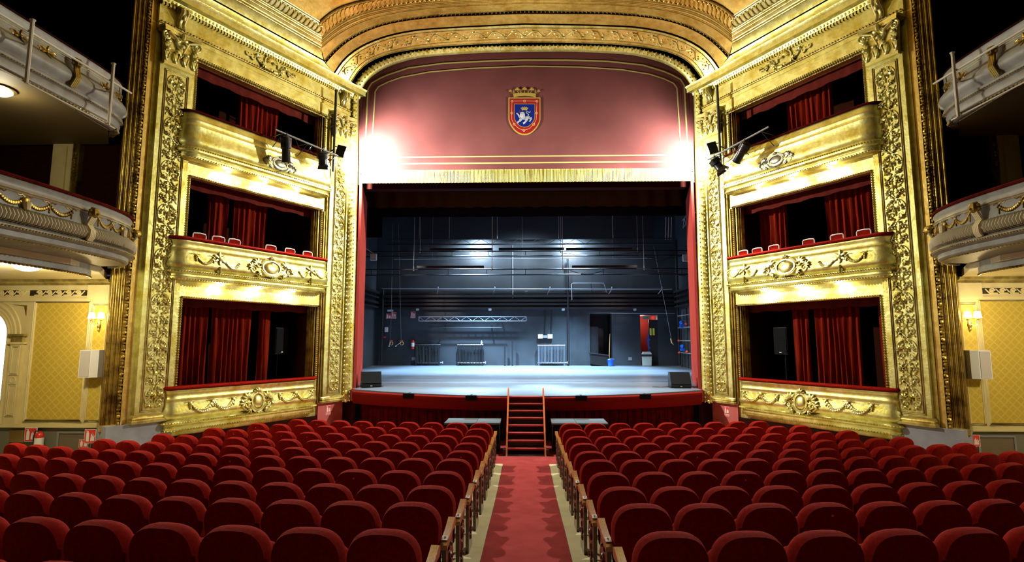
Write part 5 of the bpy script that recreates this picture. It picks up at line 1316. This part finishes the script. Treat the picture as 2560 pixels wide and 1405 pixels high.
a = at(912, 585, 20.6); m = M(); m.box(-6.69, -5.55, 20.5, 20.55, a[2]-.15, 12.9); s_('masking_cloth', 'black masking cloth high on the left side of the stage', 'curtain', m, blackcloth, sm=False)
m = M(); m.box(-4.7, 5.6, 23.4, 23.45, at(1313, 598, 23.4)[2], 13.0); s_('black_backcloth', 'black masking cloth across the top of the rear wall', 'curtain', m, mat('rear_shade_black', (.010, .011, .015), .7), sm=False)  # sheet stands in for the unlit top of the rear wall

# ================================================================== galleries (left built, right mirrored)
def gallery(lv):
    if lv == 1:
        X = -7.2; zt = 5.0; pts = [(-7.55, 1.0), (-7.27, 6.0), (-7.19, 8.0), (-7.22, 9.0), (-7.38, 9.75), (-7.8, 10.35), (-8.25, 10.55)]
        path = rounded(pts, .35, 5)
        pr = [(0, zt-.02), (.02, zt-.05), (.0, zt-.09), (0, zt-.16), (.015, zt-.18), (0, zt-.21), (0, zt-.42), (.03, zt-.45), (.075, zt-.50), (.085, zt-.56), (.06, zt-.62), (0, zt-.65), (.02, zt-.67), (.08, zt-.70), (.08, zt-.74), (0, zt-.77), (.0, zt-.84), (-.03, zt-.87), (-.12, zt-.88), (-.12, zt-.02)]
        wt = 'curved white gallery front with gold garlands and lion-head brackets, lower tier on the left'
    else:
        X = -8.3; zt = 8.0; pts = [(-8.6, 1.0), (-8.38, 6.0), (-8.3, 8.6), (-8.28, 9.7), (-8.33, 10.4), (-8.6, 10.85), (-9.0, 11.0)]
        path = rounded(pts, .35, 5)
        pr = [(0, zt), (.03, zt-.02), (.01, zt-.05), (0, zt-.19), (.03, zt-.22), (.02, zt-.25), (.03, zt-.38), (.06, zt-.42), (.12, zt-.48), (.14, zt-.56), (.11, zt-.64), (.05, zt-.68), (.03, zt-.72), (.08, zt-.76), (.08, zt-.80), (.02, zt-.83), (.04, zt-.88), (.02, zt-.97), (-.05, zt-1.02), (-.14, zt-1.02), (-.14, zt)]
        wt = 'white gallery front with fat roll moulding and scroll brackets, upper tier on the left'
    t = T('gallery_balcony', wt, 'gallery', (X, 8, zt-1))
    m = M(); m.sweep(path, pr); t.part('parapet', m, white)
    def offp(s_, d):   # point at arclength fraction along path, offset d outwards
        P = resample([(a, b, 0) for a, b in path], n=400); i = int(s_*398); p, q = Vector(P[i]), Vector(P[i+1]); dd = (q-p).normalized(); return (p.x+dd.y*d, p.y-dd.x*d, dd)
    P400 = resample([(a, b, 0) for a, b in path], n=400)
    def off2(i, d):
        i = max(0, min(398, i)); i0 = int(i); p, q = Vector(P400[i0]), Vector(P400[i0+1]); dd = (q-p).normalized(); p = p.lerp(q, i-i0); return (p.x+dd.y*d, p.y-dd.x*d)
    m = M(); m.sweep(path, [(-.10, zt-.02), (.03, zt-.02), (.045, zt+.005), (.02, zt+.03), (-.08, zt+.03)]); t.part('handrail', m, velvet_dk if lv == 1 else deepred, label='dark red handrail')
    def f(i, h, b, prof=pr):
        # surface offset interpolated from profile
        for (d0, z0), (d1, z1) in zip(prof, prof[1:]):
            if z1 <= b <= z0: d = d0+(d1-d0)*((z0-b)/((z0-z1) or 1)); break
        else: d = 0
        x, y = off2(i, d+h); return (x, y, b)
    L_ = sum((Vector(a)-Vector(b)).length for a, b in zip(P400, P400[1:])); k = 399/L_   # index units per metre
    F = lambda a, h, b: f(a*k, h, b)
    # trims
    m = M()
    rows_ = ((zt-.725, .015, .05), (zt-.875, .02, .07)) if lv == 1 else ((zt-.81, .012, .05), (zt-1.0, .02, .08))
    for (z, r_, st) in rows_:
        for i in range(int((L_-4.5)/st)): m.blob(F(4.4+i*st, .012, z), (r_, r_, r_*.9), None, 0, 6, 4)
    for z in ((zt-.21, zt-.18) if lv == 1 else (zt-.25, zt-.22)):
        m.tube([F(4.4+(L_-4.5)*i/60, .006, z) for i in range(61)], .006, 5)
    t.part('gilt_beading', m, gold_edge)
    if lv == 1:
        m = M()
        for i in range(int((L_-4.5)/.058)):
            s_ = 4.42+i*.058
            P = [F(s_+.02*(j-2)/2*.6, .012, z) for j, z in enumerate((zt-.43, zt-.48, zt-.55, zt-.62, zt-.65))]; m.tube(P, [.012, .024, .028, .022, .010], 5)
        t.part('gadroon_roll', m, mat('cream_gadroon', (.55, .48, .30), .45))
        marks = [5.35, 7.55, 9.40]
    else: marks = [6.2, 8.15, 9.85]
    for s0 in marks:
        m = M(); zs = (zt-.22, zt-.30, zt-.42, zt-.52, zt-.62, zt-.68)
        if lv == 2: zs = (zt-.28, zt-.36, zt-.46, zt-.56, zt-.66, zt-.74)
        for w in (-.045, -.015, .015, .045):
            m.tube([F(s0+w, h, z) for z, h in zip(zs, (.10, .11, .05, .04, .05, .03))], .022, 6)
        b_ = t.part('scroll_bracket', m, cream if lv == 1 else gold_old)
        m = M(); m.blob(F(s0, .12, zs[0]), (.085, .08, .09)); 
        for a in range(7): m.blob(F(s0+.075*math.cos(a*.9), .10, zs[0]+.07*math.sin(a*.9)), (.03, .03, .03), None, 0, 6, 4)
        m.blob(F(s0, .18, zs[0]-.02), (.03, .035, .025)); t.part('lion_head', m, gold_old, b_, label='gilded lion head')
    if lv == 1:
        for a, b in zip(marks, marks[1:]):
            m = M(); w = b-a; n = 5
            xs_ = [a+w*(.14+.72*i/4) for i in range(5)]
            for x0, x1 in zip(xs_, xs_[1:]): swag(m, F, x0, x1, zt-.27, .10, .024)
            m.blob(((a+b)/2, .02, zt-.30), (.07, .03, .05), F); m.prism([(0, 0), (.0001, 0), (0, .0001)], 0, .0001)
            t.part('garland', m, gold_old)
            m = M(); m.tube([F((a+b)/2, .03, zt-.44), F((a+b)/2, .04, zt-.33)], [.035, .06], 8); t.part('basket', m, cream)
        # recessed second fascia and soffit mouldings
        pin = [(a, b) for a, b in [(p[0], p[1]) for p in P400[::6]] if b < 10.2]
        m = M(); m.sweep(pin, [(-.10, zt-.88), (-.55, zt-.93), (-.55, zt-1.12), (-.60, zt-1.15), (-.62, zt-.90)]); t.part('lower_fascia', m, white)
        m = M()
        Pn = resample([(a, b, 0) for a, b in pin], .075)
        for i in range(1, len(Pn)-1):
            p, q = Vector(Pn[i-1]), Vector(Pn[i+1]); dd = (q-p).normalized(); m.blob((Pn[i][0]-dd.y*.56, Pn[i][1]+dd.x*.56, zt-1.14), (.03, .035, .022), None, 0, 6, 4)
        t.part('rope_moulding', m, gold_old)
    else:
        for a, b in zip(marks, marks[1:]+[marks[-1]+1.2]):
            m = M(); 
            for q in (.5, .75): 
                c = a+(b-a)*q; leafy(m, F, c, zt-.33, .12, 5, 0, 5.5, .4, .02); m.blob((c, .01, zt-.33), (.05, .03, .03), F)
                sc_tube(m, F, scroll(c+.12, zt-.33, .05, 0, 1.3), .012, .006); sc_tube(m, F, scroll(c-.12, zt-.33, .05, PI, 1.3, -1), .012, .006)
            t.part('scroll_ornament', m, gold_old)
    mirror(t, wt.replace('on the left', 'on the right')); return t
gallery(1); gallery(2)
# scaffold-like guard pipes on the upper gallery
t = T('guard_pipes', 'cream painted pipe guard with posts fixed outside the upper gallery front on the left', 'guard rail', (-7.95, 8, 6.7))
for y, zt_ in ((5.6, 7.95), (7.98, 7.80), (9.68, 7.97)):
    m = M(); m.cyl((-7.9, y, 6.75), (-7.9, y, zt_), .028, 8); m.cyl((-7.9, y, zt_), (-7.9, y, zt_+.02), .042, 8); t.part('post', m, pipewhite)
    m = M(); m.cyl((-7.9, y, 7.45), (-8.33, y+.3, 7.55), .016, 6); m.cyl((-7.9, y, 6.80), (-8.33, y, 7.02), .014, 6); t.part('strut', m, pipewhite)
m = M(); m.cyl((-7.92, 4.5, 7.56), (-7.95, 10.25, 7.66), .02, 8); t.part('upper_pipe', m, pipewhite)
m = M(); m.cyl((-7.92, 4.5, 6.78), (-7.95, 9.9, 6.78), .014, 8); t.part('lower_pipe', m, pipewhite)
mirror(t, 'cream painted pipe guard with posts fixed outside the upper gallery front on the right')
# gallery floors / ceilings / dark walls
m = M(); m.prism([(-7.75, 1), (-7.72, 8.9), (-8.1, 10.0), (-8.9, 11.2), (-12.5, 11.2), (-12.5, 1)], 3.98, 4.12, 'z'); o = struct('ceiling_under_gallery_left', m, cream); wall_mirror(o, 'ceiling_under_gallery_right')
m = M(); m.prism([(-8.55, 1), (-8.30, 8.9), (-8.5, 10.4), (-9.1, 11.2), (-12.5, 11.2), (-12.5, 1)], 6.96, 7.05, 'z'); o = struct('ceiling_middle_gallery_left', m, mat('shaded_cream', (.13, .09, .03), .7)); wall_mirror(o, 'ceiling_middle_gallery_right')  # cream darkened in its colour for the dim light up here
m = M(); m.box(-12.6, -8.75, 11.3, 11.6, 4.1, 13.0); m.box(-12.6, -12.4, -3, 11.6, 0, 13); o = struct('wall_left_gallery', m, deepred); wall_mirror(o, 'wall_right_gallery')
t = T('gallery_pilaster', 'cream pilaster with hanging ornament on the dark wall behind the lower gallery on the left', 'pilaster', (-9.98, 11.25, 4.3))
m = M(); m.box(-10.3, -9.86, 11.16, 11.3, 4.12, 6.96); m.box(-10.2, -9.96, 11.12, 11.17, 4.3, 6.9); t.part('shaft', m, cream, sm=False)
m = M(); f = flat(11.16)
for k in range(9): m.blob((-9.80+.015*math.sin(k*2), 0, 6.75-k*.07), (.05-.002*k, .03, .045), f, k, 6, 4)
m.box(-9.87, -9.72, 11.18, 11.3, 4.12, 6.96); t.part('hanging_ornament', m, gold_old)
mirror(t, 'cream pilaster with hanging ornament on the dark wall behind the lower gallery on the right')
# gallery soffit lamps
for (x, y, z, lb) in ((-8.42, 8.85, 3.98, 'round bowl lamp under the lower gallery on the left, above the wallpapered wall'), (-8.95, 8.55, 6.95, 'round bowl lamp under the upper gallery at the far left')):
    t = T('bowl_lamp', lb, 'lamp', (x, y, z)); m = M(); m.lathe([(.24, z), (.25, z-.02), (.22, z-.03)], (x, y, 0), 24); t.part('ring', m, brass)
    m = M(); m.lathe([(.20, z-.02), (.20, z-.05), (.15, z-.09), (.06, z-.115), (.01, z-.12)], (x, y, 0), 24); t.part('bowl', m, lampbig)
    L = bpy.data.lights.new('bowl_light', 'POINT'); L.energy = 230 if z < 5 else 45; L.color = (1, .90, .62); L.shadow_soft_size = .15; lo = bpy.data.objects.new('bowl_light', L); lo.location = (x, y, z-.22); COL.objects.link(lo)
L = bpy.data.lights.new('bowl_light', 'POINT'); L.energy = 230; L.color = (1, .90, .66); L.shadow_soft_size = .15; lo = bpy.data.objects.new('bowl_light', L); lo.location = (9.6, 8.2, 3.7); COL.objects.link(lo)  # added unseen source brightening the right end wall
t = T('bowl_lamp', 'round bowl lamp under the lower gallery on the right, mostly outside the frame', 'lamp', (9.6, 8.2, 3.98)); m = M(); m.lathe([(.20, 3.97), (.20, 3.93), (.15, 3.89), (.01, 3.86)], (9.6, 8.2, 0), 24); t.part('bowl', m, lampbig)

# ================================================================== ground floor end walls
YW = 11.3
m = M(); m.box(-9.13, -8.75, YW, YW+.2, .9, 3.98); m.box(-10.60, -9.13, YW, YW+.2, .9, 3.98); m.box(-12.5, -12.08, YW, YW+.2, .9, 3.98)
o = struct('wall_left_paper', m, cream); 
m = M(); m.box(-12.5, -8.75, YW, YW+.2, .9, 3.98); struct('wall_right_paper', m, cream).scale.x = -1
m = M(); m.box(-11.98, -10.60, YW, YW+.2, 3.72, 3.98)
# wall above arch
n = 16; cxA, czA, rA = -11.54, 2.82, .50
pl = [(-12.08, 3.72), (-12.08, czA)]+[(cxA-rA*math.cos(PI*i/n), czA+rA*math.sin(PI*i/n)) for i in range(n+1)]+[(-10.60, czA), (-10.60, 3.72)]
m.prism([(-12.08, czA), (-12.08, 3.72), (-10.60, 3.72), (-10.60, czA)][:0] or pl, YW, YW+.2)
m.box(-11.04, -10.60, YW, YW+.2, .9, czA); m.box(-12.08, -12.04, YW, YW+.2, .9, czA)
struct('wall_left_arch', m, cream)
for sx, nm in ((-1, 'left'), (1, 'right')):
    m = M(); m.box(-12.5, -8.75, YW-.02, YW+.2, 0, .90); o = struct(f'baseboard_{nm}_foyer', m, mat('grey_green_plinth', (.17, .16, .12), .5)); o.scale.x = -sx
    m = M(); m.box(-12.5, -8.80, YW-.09, YW+.02, .90, .97); o = struct(f'trim_{nm}_sill', m, cream, sm=False); o.scale.x = -sx
# wallpaper panels, frames
def end_wall(sx):
    S = 'left' if sx < 0 else 'right'; out = []
    t = T('wallpaper_panel', f'tall yellow patterned wallpaper panel under the gallery on the {S}', 'wallpaper panel', (-10, YW, 1)); 
    m = M(); m.box(-10.45, -9.28, YW-.012, YW, 1.05, 3.50); t.part('paper', m, wallpaper, sm=False)
    m = M(); frame_panel(m, -10.45, -9.28, 1.05, 3.50, YW-.01, .05); t.part('frame', m, cream); out.append(t)
    t = T('wallpaper_panel', f'narrow yellow patterned wallpaper panel behind the white speaker on the {S}', 'wallpaper panel', (-9, YW, 1)); 
    m = M(); m.box(-9.14, -8.86, YW-.062, YW-.05, 1.05, 3.42); t.part('paper', m, wallpaper, sm=False)
    m = M(); m.box(-9.22, -8.80, YW-.05, YW, .97, 3.66); frame_panel(m, -9.14, -8.86, 1.05, 3.42, YW-.055, .035); t.part('frame', m, cream); out.append(t)
    t = T('cornice_frieze', f'cream frieze with scroll cut-outs and gold cornice under the gallery on the {S}', 'frieze', (-10, YW, 3.5))
    m = M(); m.box(-12.4, -8.78, YW-.10, YW, 3.52, 3.58); m.box(-12.4, -8.78, YW-.08, YW, 3.58, 3.86); m.box(-9.26, -8.78, YW-.14, YW, 3.56, 3.86); t.part('board', m, cream, sm=False)
    m = M()
    for (a, b) in ((-10.55, -9.30), (-12.3, -10.72)): m.box(a, b, YW-.085, YW-.08, 3.64, 3.76)
    t.part('dark_slot', m, groove, sm=False)
    m = M(); x = -12.3; f = flat(YW-.085)
    while x < -9.36:
        if not (-10.74 < x < -10.56):
            sc_tube(m, f, scroll(x+.08, 3.70, .055, PI, 1.4, -1), .022, .014, .0); sc_tube(m, f, [(x-.03, 3.645), (x+.04, 3.65), (x+.12, 3.65), (x+.17, 3.70), (x+.21, 3.745)], .02, .012)
            m.blob((x+.08, 0, 3.70), (.03, .015, .03), f)
        x += .21
    t.part('wave_scroll', m, cream)
    m = M(); m.sweep([(-12.4, YW), (-8.78, YW)], [(0, 3.86), (.10, 3.86), (.12, 3.90), (.20, 3.93), (.22, 3.98), (0, 3.98)]); t.part('cornice', m, gold_edge)
    out.append(t)
    # sconce
    t = T('wall_sconce', f'brass two-arm wall sconce with lit fabric shades on the {S}', 'wall lamp', (-9.0, YW-.06, 3.1))
    m = M(); m.blob((-9.0, YW-.08, 3.02), (.04, .03, .09)); m.blob((-9.0, YW-.08, 2.92), (.02, .02, .04)); b_ = t.part('backplate', m, brass)
    for s in (-1, 1):
        m = M(); m.tube([(-9.0, YW-.10, 3.02), (-9.0+s*.05, YW-.14, 2.98), (-9.0+s*.10, YW-.16, 3.03), (-9.0+s*.10, YW-.16, 3.12)], .008, 6); m.lathe([(.02, 3.10), (.028, 3.12)], (-9.0+s*.10, YW-.16, 0), 10); t.part('arm', m, brass)
        m = M(); m.lathe([(.075, 3.15), (.05, 3.28)], (-9.0+s*.10, YW-.16, 0), 16); t.part('lamp_shade', m, shade)
    out.append(t)
    lx = -9.0 if sx < 0 else 9.0
    L = bpy.data.lights.new('sconce_light', 'POINT'); L.energy = 16; L.color = (1, .80, .42); L.shadow_soft_size = .08; lo = bpy.data.objects.new('sconce_light', L); lo.location = (lx, YW-.3, 3.20); COL.objects.link(lo)
    # white wall speaker
    t = T('wall_speaker', f'white wall speaker with pale grille on a bracket under the gallery on the {S}', 'speaker', (-9.0, YW-.3, 2.2))
    m = M(); m.prism([(-9.14, YW-.34), (-8.90, YW-.34), (-8.80, YW-.26), (-8.80, YW-.06), (-9.14, YW-.06)], 1.94, 2.50, 'z'); t.part('cabinet', m, offwhite, sm=False)
    m = M(); m.box(-9.12, -8.92, YW-.35, YW-.338, 1.96, 2.48); t.part('grille', m, fabric_pale, sm=False)
    m = M(); m.box(-9.05, -8.95, YW-.08, YW-.02, 2.1, 2.3); t.part('bracket', m, grey, sm=False); out.append(t)
    if sx > 0:
        for q in out: q.o.location.x *= -1; q.o.scale.x = -1
end_wall(-1); end_wall(1)
# arch surround on the left, self-glowing foyer wall behind
t = T('arched_doorway', 'cream arched doorway surround with pilaster and gold capital, opening on bright white light', 'doorway', (cxA, YW, .97))
m = M(); f = flat(YW)
for r_, w in ((.53, .03), (.60, .02), (.68, .03), (.78, .025)): sc_tube(m, f, [(cxA-r_*math.cos(PI*i/24), czA+r_*math.sin(PI*i/24)) for i in range(25)], w, w)
m.tube([(cxA+.53, YW, .97), (cxA+.53, YW, czA)], .03, 8); t.part('archivolt', m, cream)
m = M(); m.box(-10.88, -10.62, YW-.07, YW, .97, 2.64); m.box(-10.92, -10.58, YW-.09, YW, 2.62, 2.66); frame_panel(m, -10.81, -10.69, 1.15, 1.75, YW-.072, .02); frame_panel(m, -10.81, -10.69, 2.0, 2.55, YW-.072, .02)
m.tube([(-10.75+.06*math.cos(a), YW-.075, 1.87+.06*math.sin(a)) for a in [2*PI*i/12 for i in range(12)]], .008, 5, True); t.part('jamb_pilaster', m, cream)
m = M(); m.box(-10.87, -10.63, YW-.08, YW, 2.66, 2.80); m.box(-10.92, -10.58, YW-.11, YW, 2.78, 2.83); t.part('jamb_capital', m, gold_edge, label='gold capital', sm=False)
m = M(); m.prism([(-10.72, 3.42), (-10.66, 3.22), (-10.66, 3.44), (-10.98, 3.46)], YW-.015, YW+.01); t.part('spandrel', m, gold_old, sm=False)
m = M(); m.box(-13.2, -10.2, 13.2, 13.3, .7, 4.2); struct('wall_foyer_glow', m, foyer_glow)  # wall glows by itself in place of a lamp-lit room
m = M(); m.box(-13.2, -10.2, 11.5, 13.2, .6, .7); struct('floor_foyer', m, offwhite)
# base wall details: extinguishers, signs, cupboard
ext_sign('red fire extinguisher sign on the left wall beside the extinguisher', -10.36, -10.10, YW-.10, .62, .90, word=False)
extinguisher(-9.95, YW-.2, .42, .50, 'red fire extinguisher on the left wall below the wallpaper')
t = T('low_vent_cover', 'recessed grey panel low on the left wall under the wallpaper', 'panel', (-9.4, YW, .5))
m = M(); m.box(-9.72, -8.98, YW-.05, YW-.02, .78, .82); m.box(-9.72, -9.68, YW-.05, YW-.02, .3, .82); m.box(-9.02, -8.98, YW-.05, YW-.02, .3, .82); t.part('frame', m, grey, sm=False)
m = M(); m.box(-9.68, -9.02, YW-.03, YW-.02, .3, .78); t.part('plate', m, mat('taupe_board', (.16, .12, .08), .6), sm=False)
mirror(t, 'recessed grey panel low on the right wall under the wallpaper')
m = M(); m.box(-10.72, -10.42, YW-.06, YW-.02, .60, .84); m.box(-10.70, -10.44, YW-.065, YW-.05, .74, .83); s_('light_switch_panel', 'brass and white switch panel low on the far left wall', 'switch panel', m, brass, sm=False)
t = ext_sign('red hose sign at the foot of the column cluster on the left', -8.98, -8.74, YW-.24, .62, .90, word=False)
t = ext_sign('red hose sign at the foot of the column cluster on the right', 8.60, 8.86, YW-.24, .64, .86, word=False)
ext_sign('small red sign low on the left wall under the recessed panel', -9.22, -9.02, YW-.07, .50, .66, word=False)
# signs on the red plinths beside the stage
for side in (-1, 1):
    t = ext_sign('x', .26, .42, -.055, .60, .86, 'L'); t.o['label'] = f"red and white extinguisher sign on the red plinth beside the stage, {'left' if side < 0 else 'right'}"
    if side > 0:
        pt = l2w(.34, -.06, .60); t.o.location = (-pt[0], pt[1], .60); t.o.rotation_euler.z = -TH
        for ch in t.o.children:
            pass
    p = l2w(.5, -.2, 0); extinguisher(p[0]*(1 if side < 0 else -1), p[1], .0, .48, f"red fire extinguisher standing at the foot of the red plinth, {'left' if side < 0 else 'right'}")

# ================================================================== lights
def light(name, kind, loc, power, col=(1, 1, 1), size=.2, rot=None, spot=None, blend=.5, target=None, sy=None):
    L = bpy.data.lights.new(name, kind); L.energy = power; L.color = col
    if kind == 'AREA':
        L.size = size
        if sy: L.shape = 'RECTANGLE'; L.size_y = sy
    else: L.shadow_soft_size = size
    if kind == 'SPOT': L.spot_size = spot or R(60); L.spot_blend = blend
    o = bpy.data.objects.new(name, L); o.location = loc; COL.objects.link(o)
    if target: o.rotation_euler = (Vector(target)-Vector(loc)).to_track_quat('-Z', 'Y').to_euler()
    return o
for sx in (-1, 1):
    x, y, z = l2w(.20, -.56, 8.06); x = x if sx < 0 else -x
    light('flood_light', 'SPOT', (x, y, z), 4700, (1, .99, .86), .10, spot=R(168), blend=.35, target=(0, 8.0, 4.5))
    light('flood_spill', 'SPOT', (x, y, z), 4600 if sx < 0 else 2300, (1, .96, .88), .10, spot=R(150), blend=.8, target=(sx*4.2, 16.2, 7.9))
# added weak warm fill high over the stalls, no fixture there
light('house_fill', 'AREA', (0, 1.0, 10.8), 8, (1, .90, .68), 3.0, target=(0, 4, 0))
# stage working lights
for x in (-2.1, 2.0):
    light('work_light', 'SPOT', (x, 23.45, 6.86), 560, (.72, .88, 1), .12, spot=R(172), blend=.3, target=(x*1.0, 24.1, 6.2))
    light('work_light', 'SPOT', (x, 21.6, 7.0), 13500, (.44, .72, 1), .15, spot=R(92), blend=.55, target=(x*.9, 20.7, 1.3))
light('work_light', 'SPOT', (0, 21.6, 7.0), 520, (.62, .82, 1), .3, spot=R(150), blend=.6, target=(0, 24, 2.6))
light('passage_light', 'POINT', (5.3, 24.9, 3.6), 12, (1, .9, .8), .1)

w = bpy.data.worlds.new('dark_world'); bpy.context.scene.world = w; w.use_nodes = True
w.node_tree.nodes['Background'].inputs[0].default_value = (.01, .009, .008, 1); w.node_tree.nodes['Background'].inputs[1].default_value = .1

# ================================================================== camera
cam = bpy.data.cameras.new('camera'); cam.sensor_width = 36; cam.lens = 36*FPX/2560; cam.clip_end = 200; cam.clip_start = .05
co = bpy.data.objects.new('camera', cam); COL.objects.link(co); co.location = (0, 0, CZ)
co.rotation_euler = (PI/2+TILT, 0, YAW); bpy.context.scene.camera = co
sc = bpy.context.scene
sc.view_settings.view_transform = 'Standard'; sc.view_settings.look = 'None'; sc.view_settings.gamma = 1
sc.view_settings.use_curve_mapping = False; sc.view_settings.exposure = 0.0
try:
    sc.cycles.use_denoising = True; sc.cycles.max_bounces = 6; sc.cycles.diffuse_bounces = 2; sc.cycles.glossy_bounces = 2; sc.cycles.caustics_reflective = False; sc.cycles.caustics_refractive = False; sc.cycles.sample_clamp_indirect = 4
except Exception: pass
